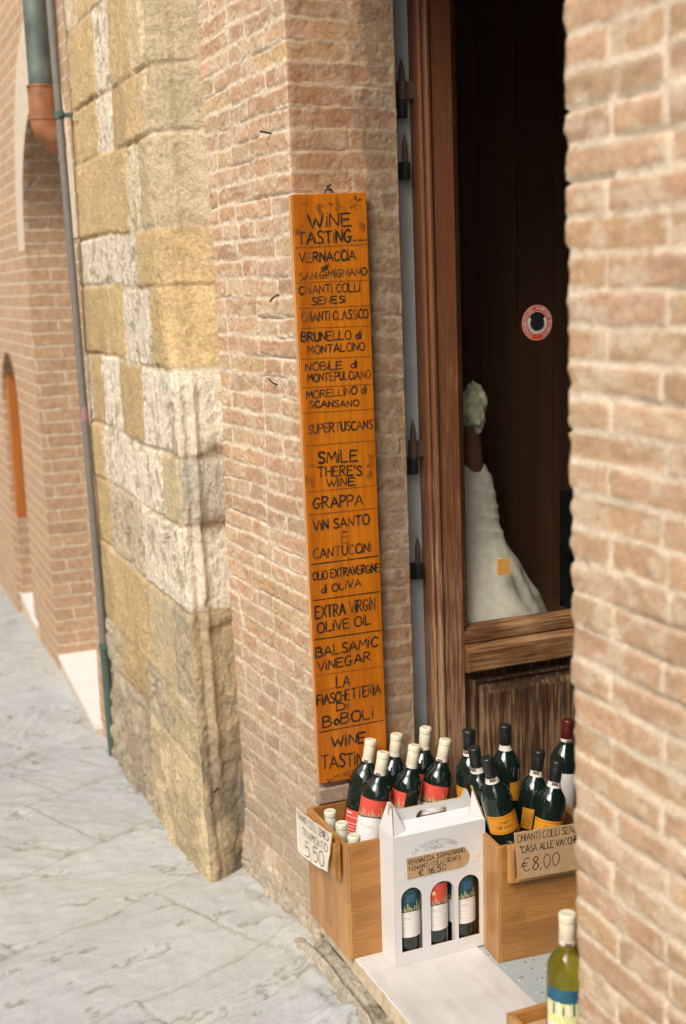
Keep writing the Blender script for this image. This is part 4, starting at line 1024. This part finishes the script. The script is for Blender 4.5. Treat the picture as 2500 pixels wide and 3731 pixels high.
def make_bottle(kind):
    b = MB(); b.lathe(BODY, 48)
    o = b.build("wine_bottle", MT['wine'] if kind == 'white' else MT['bottle'], smooth=True)
    cap = dict(red=MT['cream'], low=MT['paleg'], black=MT['blackcap'], redcap=MT['redcap'], white=MT['cream'], nightblue=MT['cream'], sunset=MT['cream'])[kind]
    c = MB(); c.lathe([(.0149, .2355), (.0152, .2375), (.0152, .2495), (.0147, .2500), (.0147, .2508), (.0151, .2515), (.0149, .2830), (.0146, .2838), (.0158, .2850), (.0160, .2870), (.0160, .2955), (.0152, .2985), (.0130, .2998), (.011, .2990), (0, .2990)], 36)
    c.build("capsule", cap, o, smooth=True)
    if kind != 'low':
        nb = MB(); patch(nb, 0, 2*math.pi, .2365, .2495, 0, .0154, 36) if kind != 'black' else patch(nb, 0, 2*math.pi, .229, .243, 0, .0186, 36)
        if kind == 'black':
            nb = MB(); nb.lathe([(.0181, .2330), (.0161, .2385), (.0152, .2480)], 36)
            patch(nb, -.5, .5, .2400, .2475, 1, .0160, 8); patch(nb, 2.6, 3.6, .2400, .2475, 1, .0160, 8)
        else:
            patch(nb, -.45, .45, .2385, .2480, 1, .0155, 8); patch(nb, 2.7, 3.5, .2385, .2480, 1, .0155, 8)
        nb.build("neck_strip", [MT['band'], MT['bandmark']], o, smooth=True, recalc=False)
    L = MB(); mats = []
    if kind in ('red', 'sunset', 'nightblue'):
        hw = R(72); z0, z1, z2 = .062, (.136 if kind == 'red' else .125), .184
        wave = lambda a: z1+.0035*math.sin(a*2.2+.6)
        pic = MT['teal'] if kind == 'nightblue' else MT['redlabel']
        sk = MT['ygreen'] if kind == 'nightblue' else MT['gold']
        mats = [MT['whitelabel'], pic, sk, MT['maroon'], MT['moon'] if kind == 'nightblue' else MT['sunp'], MT['blue']]
        patch(L, -hw, hw, z0, wave, 0); patch(L, -hw, hw, wave, z2, 1)
        patch(L, -hw, hw, wave, lambda a: wave(a)+.006+.003*math.sin(a*17), 3, .03788)
        rs_ = random.Random(4)
        if kind == 'nightblue': patch(L, R(6), R(40), .152, .172, 5, .03785, 8)
        a = -hw+.03
        while a < hw-.08:
            wd_ = rs_.uniform(.035, .075); hh = rs_.choice([.006, .008, .010, .018, .024, .012])
            base = wave(a)+rs_.uniform(.001, .005)
            patch(L, a, a+wd_, base, base+hh, 2, .03796, 2); patch(L, a+wd_*.62, a+wd_, base, base+hh*.97, 3, .03799, 2)
            a += wd_+rs_.uniform(.01, .06)
        n = 14; mx, mz, mr_ = (-.022, .164, .0055) if kind == 'nightblue' else (.002, .160, .005)
        if kind != 'red': L.add([cyl(0)(mx+mr_*math.cos(2*math.pi*k/n), mz+mr_*math.sin(2*math.pi*k/n), .0001) for k in range(n)], [tuple(range(n))], 4)
        lo = L.build("label", mats, o, smooth=True, recalc=False)
        ik = Ink(.0002); mp = cyl(0)
        if kind == 'nightblue':
            ik.text("NOTTE", -.017, .119, .017, .119, .0075, .0007, mp, .0); ik.text("Di LUNA", -.015, .108, .015, .108, .0070, .0007, mp, .0)
        else: ik.text("TRAMONTO", -.018, .112, .018, .112, .0060, .0006, mp, .0)
        for zt, wx in ((.096, .014), (.088, .018), (.078, .010)): ik.stroke([(-wx, zt), (wx, zt)], .0007, mp)
        ik.build("lettering", MT['paleink'], lo)
        if kind == 'red':
            B2 = MB(); patch(B2, R(180-48), R(180+48), .050, .118, 0)
            bo = B2.build("back_label", MT['redlabel'], o, smooth=True, recalc=False)
            ik = Ink(.0002); mp = cyl(math.pi)
            ik.stroke([(-.026, .110), (-.010, .110)], .004, mp); ik.stroke([(-.026, .1), (.01, .1)], .0012, mp)
            for zt in (.084, .076, .068, .060): ik.stroke([(-.026, zt), (.02, zt)], .0013, mp)
            ik.build("lettering", MT['whitelabel'], bo)
    elif kind == 'black':
        patch(L, -R(66), R(66), .109, .158, 0); patch(L, -R(64), R(64), .1525, .1535, 1, .0379); patch(L, -R(64), R(64), .1130, .1140, 1, .0379)
        lo = L.build("label", [MT['orangelabel'], MT['brownink']], o, smooth=True, recalc=False)
        ik = Ink(.0002); ik.text("Chianti", -.014, .137, .012, .137, .0085, .0009, cyl(0), .0); ik.text("Colli senesi", -.022, .124, .020, .124, .0085, .0009, cyl(0), .0)
        ik.build("lettering", MT['brownink'], lo)
        B2 = MB(); patch(B2, R(180-33), R(180+33), .105, .158, 0); bo = B2.build("back_label", MT['orangelabel'], o, smooth=True, recalc=False)
        ik = Ink(.0002)
        for zt in (.146, .140, .134, .128, .122): ik.stroke([(-.015, zt), (.015, zt)], .001, cyl(math.pi))
        ik.build("lettering", MT['brownink'], bo)
    elif kind == 'redcap':
        patch(L, -R(70), R(70), .06, .165, 0); L.build("label", MT['whitelabel'], o, smooth=True, recalc=False)
    elif kind == 'white':
        patch(L, -R(75), R(75), .142, .168, 1); patch(L, -R(75), R(75), .100, .142, 2); patch(L, -R(75), R(75), .05, .100, 0)
        for q in range(9): patch(L, -1.1+q*.25, -1.0+q*.25, .118, .136+.004*(q % 3), q % 2, .0379, 3)
        L.build("label", [MT['whitelabel'], MT['blue'], MT['ygreen']], o, smooth=True, recalc=False)
    return o
def pose(o, top, low, spin, H=.3):
    """stand a bottle with its cork end at top, leaning the way top-low points"""
    t = Vector(top); d = (t-Vector(low)).normalized()
    q = d.to_track_quat('Z', 'Y'); 
    m = q.to_matrix().to_4x4()
    # spin about own axis so that local +X looks towards world azimuth 'spin'
    want = Vector((math.cos(R(spin)), math.sin(R(spin)), 0)); lx = m.to_3x3().inverted() @ want
    m = m @ Matrix.Rotation(math.atan2(lx.y, lx.x), 4, 'Z')
    m.translation = t-d*H
    o.matrix_world = m
def bottles(kind, group, lst):
    p = make_bottle(kind)
    for i, (top, low, spin, lab) in enumerate(lst):
        o = p if i == 0 else copy_tree(p)
        pose(o, top, low, spin); tag(o, lab, "wine bottle", group)
GA = "cream capped red wine bottles in the left crate"
bottles('red', GA, [
    ((.071, .200, .466), (.057, .200, .398), 224, "cream capped bottle at the front left, its white and red skyline label fully shown"),
    ((.075, .285, .470), (.062, .285, .407), 48, "leftmost tall cream capped bottle showing a red back label with white lines"),
    ((.148, .285, .472), (.140, .287, .409), 150, "cream capped bottle in the back row between the second and third front necks"),
    ((.158, .200, .469), (.145, .200, .406), 168, "cream capped bottle at the front centre, mostly plain dark glass above the white carton"),
    ((.232, .285, .476), (.226, .287, .410), 205, "cream capped bottle standing highest at the back beside the door frame"),
    ((.246, .200, .470), (.231, .200, .404), 222, "rightmost cream capped bottle with a red skyline label next to the door frame")])
GL = "pale green capped bottles standing low in the left crate"
bottles('low', GL, [
    ((-.047, .280, .302), (-.047, .280, .25), 200, "low pale green capped bottle at the back corner of the left crate"),
    ((-.049, .200, .302), (-.049, .200, .25), 200, "low pale green capped bottle in the middle behind the cream price card"),
    ((-.049, .124, .300), (-.049, .124, .25), 200, "low pale green capped bottle at the front corner of the left crate")])
GB = "black capped bottles with orange labels in the right crate"
bottles('black', GB, [
    ((.242, -.018, .497), (.2575, -.018, .433), 250, "black capped bottle at the front left with the full orange label facing the street"),
    ((.271, .125, .515), (.2735, .125, .461), 205, "black capped bottle at the back left against the worn door panel"),
    ((.249, .058, .496), (.2585, .058, .437), 25, "black capped bottle leaning left behind the carton handle"),
    ((.377, .125, .510), (.3772, .125, .454), 322, "tallest black capped bottle at the back centre before the door panel"),
    ((.433, .052, .457), (.424, .052, .400), 54, "black capped bottle right of centre showing a narrow orange back label"),
    ((.434, -.030, .458), (.424, -.030, .402), 242, "black capped bottle at the front right behind the brown price card"),
    ((.290, -.052, .292), (.290, -.052, .2), 240, "low bottle with only a round black cap visible in the right crate")])
bottles('redcap', "bottles partly hidden by the near brick wall", [((.562, .12, .495), (.556, .12, .437), 262, "dark red capped bottle with a white label half hidden by the near brick wall"),
        ((.56, .02, .375), (.556, .02, .3), 262, "dark bottle low beside the near brick wall with a plain shoulder")])
bottles('white', None, [((-.003, -.745, .500), (-.003, -.745, .45), 245, "blurred cream capped bottle of yellow white wine close by the near brick wall")])
bottles('nightblue', "bottles inside the white gift carton", [((.047, .041, .305), (.047, .041, .2), 242, "dark blue night label bottle in the left window of the white carton"),
        ((.198, .041, .305), (.198, .041, .2), 248, "dark blue moon label bottle in the right window of the white carton")])
bottles('sunset', "bottles inside the white gift carton", [((.121, .041, .305), (.121, .041, .2), 244, "red sunset label bottle in the middle window of the white carton")])

# ------------------------------------------------------------------ crates
def crate(name, loc, rz, W, D, H, lab, group, shelf=None, t=.012):
    r = empty(name, loc, rz); tag(r, lab, "crate", group)
    b = MB(); b.box((t+.0004, 0, 0), (W-t-.0004, t, H)); b.build("front_panel", MT['pine'], r, bevel=.0012)
    b = MB(); b.box((t+.0004, D-t, 0), (W-t-.0004, D, H)); b.build("back_panel", MT['pine'], r, bevel=.0012)
    b = MB(); b.box((0, 0, 0), (t, D, H)); b.build("side_panel", MT['pineside'], r, bevel=.0012)
    b = MB(); b.box((W-t, 0, 0), (W, D, H)); b.build("side_panel", MT['pineside'], r, bevel=.0012)
    b = MB(); b.box((t+.0004, t+.0004, .002), (W-t-.0004, D-t-.0004, .008)); b.build("base", MT['pineside'], r)
    if shelf:
        b = MB(); b.box(*shelf); b.build("inner_shelf", MT['kraft'], r)
    return r
GC = "open pine wine crates by the doorway"
cl = crate("wine_crate", (-.090, .080, .0005), 0, .345, .255, .295, "honey coloured pine crate on the threshold, left of the white carton", GC, ((.082, .02, .158), (.332, .24, .168)))
cr = crate("wine_crate", (.232, -.085, -.0035), R(-5), .262, .275, .298, "pine crate on the terrazzo floor, right of the white carton", GC, ((.014, .075, .165), (.246, .26, .175)))
c3 = crate("wine_crate", (.505, -.08, -.0035), R(-2), .262, .275, .298, "pine crate mostly hidden behind the near brick wall, right of the other two", GC)
c4 = crate("wine_crate", (-.052, -.815, .0005), 0, .245, .205, .239, "low crate at the bottom right under the blurred white wine bottle", GC, ((.014, .014, .20), (.23, .19, .215)))

# price cards
def card(name, poly, mapf, mapb, mat, ms, parent=None):
    b = MB(); b.shape([poly], mapf, mapb, 0, 1); return b.build(name, [mat, ms], parent)
pc = empty("price_card", (-.105, .2, .2)); tag(pc, "cream card priced 5,50 clipped to the left crate", "price card")
def par(o, p):
    o.parent = p; o.matrix_parent_inverse = p.matrix_basis.inverted() if False else Matrix.LocRotScale(p.location, p.rotation_euler, None).inverted()
b = MB(); b.box((-.111, .098, .207), (-.104, .304, .297)); b.box((-.1035, .096, .205), (-.0965, .300, .302)); 
par(b.build("wood_clip", MT['pine'], bevel=.001), pc)
random.seed(3)
TLc, TRc, BRc, BLc = (.316, .313), (.099, .326), (.131, .214), (.317, .190)
poly = []
for a, c in ((TLc, TRc), (TRc, BRc), (BRc, BLc), (BLc, TLc)):
    for k in range(8):
        t = k/8; j = .002
        poly.append((a[0]+(c[0]-a[0])*t+random.uniform(-j, j), a[1]+(c[1]-a[1])*t+random.uniform(-j, j)))
bend = lambda y, z: -.1165-.010*math.sin((y-.1)*9)-.10*max(0, .14-y)*0
cd = card("card", poly, lambda y, z: (bend(y, z), y, z), lambda y, z: (bend(y, z)+.003, y, z), MT['paper'], MT['kraft']); par(cd, pc)
ik = Ink(.0006); mp = lambda x, y, l: (bend(.315-x, y)-l, .315-x, y)
ik.text("CHiANTi COLLi SENESi", .008, .287, .200, .300, .020, .0018, mp, .06); ik.text("TRAMONTO", .040, .256, .190, .268, .020, .0018, mp, .06); ik.text("5,50", .055, .205, .170, .220, .040, .0022, mp, .03)
q = ik.build("lettering", MT['ink'], None); q.parent = cd
# right card, in the crate's own frame
pr2 = empty("price_card", (.258, -.0895, .205), R(-5)); tag(pr2, "brown corrugated card priced 8,00 euro on the right crate", "price card")
b = MB(); b.box((-.004, -.012, .002), (.205, -.002, .094)); b.build("wood_holder", MT['pineside'], pr2, bevel=.0012)
b = MB(); b.box((-.002, -.020, .004), (.008, -.0125, .090)); b.box((.0085, -.020, .004), (.205, -.0125, .012)); b.build("holder_lip", MT['pineside'], pr2, bevel=.001)
poly = [(.006+.001*random.uniform(-1, 1), .133)]+[(.006+.2*k/16, .133-.004*k/16+random.uniform(-.0012, .0012)) for k in range(1, 16)]+[(.206, .129), (.206, .012), (.016, .013)]
tl = lambda x, z: (x, -.0165-.05*max(0, z-.09)*.0, z)
cd2 = card("card", poly[::-1], lambda x, z: (x, -.0245, z), lambda x, z: (x, -.0208, z), MT['kraftlight'], MT['kraft'], pr2)
ik = Ink(.0005); mp = lambda x, y, l: (x+.006, -.0245-l, y+.013)
ik.text("CHiANTi COLLi SENESi", .006, .096, .176, .096, .0185, .0018, mp, .05); ik.text('"CASA ALLE VACCHE"', .014, .067, .170, .068, .0175, .0018, mp, .05); ik.text("€8,00", .018, .019, .116, .020, .033, .0021, mp, .03)
ik.build("lettering", MT['ink'], cd2)

# ------------------------------------------------------------------ white gift carton
gb = empty("gift_carton", (0, 0, .0006)); tag(gb, "white cardboard gift carton for three bottles with arched windows and a carrying handle", "carton")
W, D, H = .2465, .082, .331
def win(x0, x1, z0, zt, n=14):
    c = (x0+x1)/2; r = (x1-x0)/2; zs = zt-r
    return [(x0, z0), (x1, z0)]+[(c+r*math.cos(math.pi*k/n), zs+r*math.sin(math.pi*k/n)) for k in range(n+1)]
b = MB()
holes = [win(.0165, .0712, .034, .1965), win(.0945, .1595, .0335, .1948), win(.1705, .2285, .033, .195)]
b.shape([[(0, 0), (W, 0), (W, H), (0, H)]]+holes, lambda x, z: (x, 0, z), lambda x, z: (x, .0022, z), 0, 1)
b.build("front_panel", [MT['card'], MT['kraft']], gb)
b = MB(); b.box((0, .0023, 0), (.002, D, H)); b.box((W-.002, .0023, 0), (W, D, H)); b.box((.0021, D-.002, 0), (W-.0021, D, H)); b.box((.0021, .0023, 0), (W-.0021, D-.0021, .002)); b.build("body", [MT['card']], gb)
b = MB(); b.box((.0825, .004, .003), (.0835, D-.003, .26)); b.box((.1645, .004, .003), (.1655, D-.003, .26)); b.build("divider", MT['card'], gb)
yc = D/2
b = MB()
b.add([(0, 0, H+.0004), (W, 0, H+.0004), (W-.012, yc-.003, H+.021), (.012, yc-.003, H+.021)], [(0, 1, 2, 3)]); b.add([(W, D, H+.0004), (0, D, H+.0004), (.012, yc+.003, H+.021), (W-.012, yc+.003, H+.021)], [(0, 1, 2, 3)])
b.build("roof_flap", MT['card'], gb, recalc=False)
b = MB()
hp = [(.018, H+.014), (W-.018, H+.014), (W-.010, .352), (.222, .385), (.2145, .401), (.209, .397), (.201, .3805), (.034, .3825), (.025, .390), (.012, .405), (.007, .398), (.006, .372), (.010, H+.018)]
hole = [(.078, .346), (.160, .346), (.161, .362), (.154, .368), (.090, .369), (.080, .361)]
b.shape([hp, hole], lambda x, z: (x, yc-.003-.010*max(0, (abs(x-.111)-.085))/.02*max(0, z-.375)/.03, z), lambda x, z: (x, yc+.001, z), 0, 1); b.build("handle", [MT['card'], MT['kraft']], gb)
for sx in (0, 1):
    X = lambda v: v if sx == 0 else W-v
    b = MB(); th_ = .0022 if sx == 0 else -.0022
    gv = [(X(.0), .0012, H), (X(.0), D-.0012, H), (X(.011), yc+.012, .400), (X(.013), yc-.002, .405)]
    gi = [(p[0]+th_, p[1], p[2]) for p in gv]
    b.add(gv, [(0, 1, 2, 3)], 0); b.add(gi, [(3, 2, 1, 0)], 1)
    b.add(gv+gi, [(0, 4, 7, 3), (3, 7, 6, 2), (2, 6, 5, 1)], 1)
    fl_ = [(X(.003), .002, H+.001), (X(.038), .012, H+.007), (X(.016), yc-.007, .397)]
    fo = [(p[0], p[1]+.002, p[2]) for p in fl_]
    b.add(fl_, [(0, 1, 2)], 0); b.add(fo, [(2, 1, 0)], 1); b.add(fl_+fo, [(1, 4, 5, 2), (2, 5, 3, 0)], 1)
    b.build("side_flap", [MT['card'], MT['kraft']], gb, recalc=False)
# printed name and price label
ik = Ink(.0003); cx, cz, rr_ = .1085, .188, .107
mp = lambda x, y, l: (cx+(rr_+y)*math.sin(x/rr_), -l, cz+(rr_+y)*math.cos(x/rr_))
ik.text("LA FIASCHETTERIA", -.060, 0, .060, 0, .0105, .0011, mp, .0); 
mp2 = lambda x, y, l: (x, -l, y)
ik.text("DI BOBOLI", .083, .2835, .131, .2825, .0072, .0009, mp2, .0)
ik.build("lettering", MT['greyink'], gb)
n = 10
tp_ = [(.034, .2195), (.176, .2195)]+[(.176+.0265*math.sin(math.pi*k/n)*.95, .2455-.026*math.cos(math.pi*k/n)) for k in range(1, n)]+[(.176, .2715), (.032, .2735)]
b = MB(); b.shape([tp_], lambda x, z: (x, -.0014, z), lambda x, z: (x, -.0002, z)); lb_ = b.build("price_label", MT['kraftlight'], gb)
ik = Ink(.0003); mp3 = lambda x, y, l: (x, -.0014-l, y)
random.seed(5)
ik.text("ViVERNACCiA S.GiMiGNANO"[2:], .036, .256, .190, .258, .0125, .0017, mp3, .08); ik.text("1 CHiANTi COLLi SENESi", .037, .2405, .178, .242, .011, .0015, mp3, .08); ik.text("€ 16,50", .064, .2225, .137, .2235, .0150, .0018, mp3, .04)
ik.build("lettering", MT['ink'], lb_)
b = MB(); b.box((.205, -.0008, .228), (.226, -.0002, .252)); b.box((.012, -.0008, .222), (.026, -.0002, .240)); b.build("tape", m_plain("old_tape", (.74, .68, .58), .5, 0, .06, 60), gb)
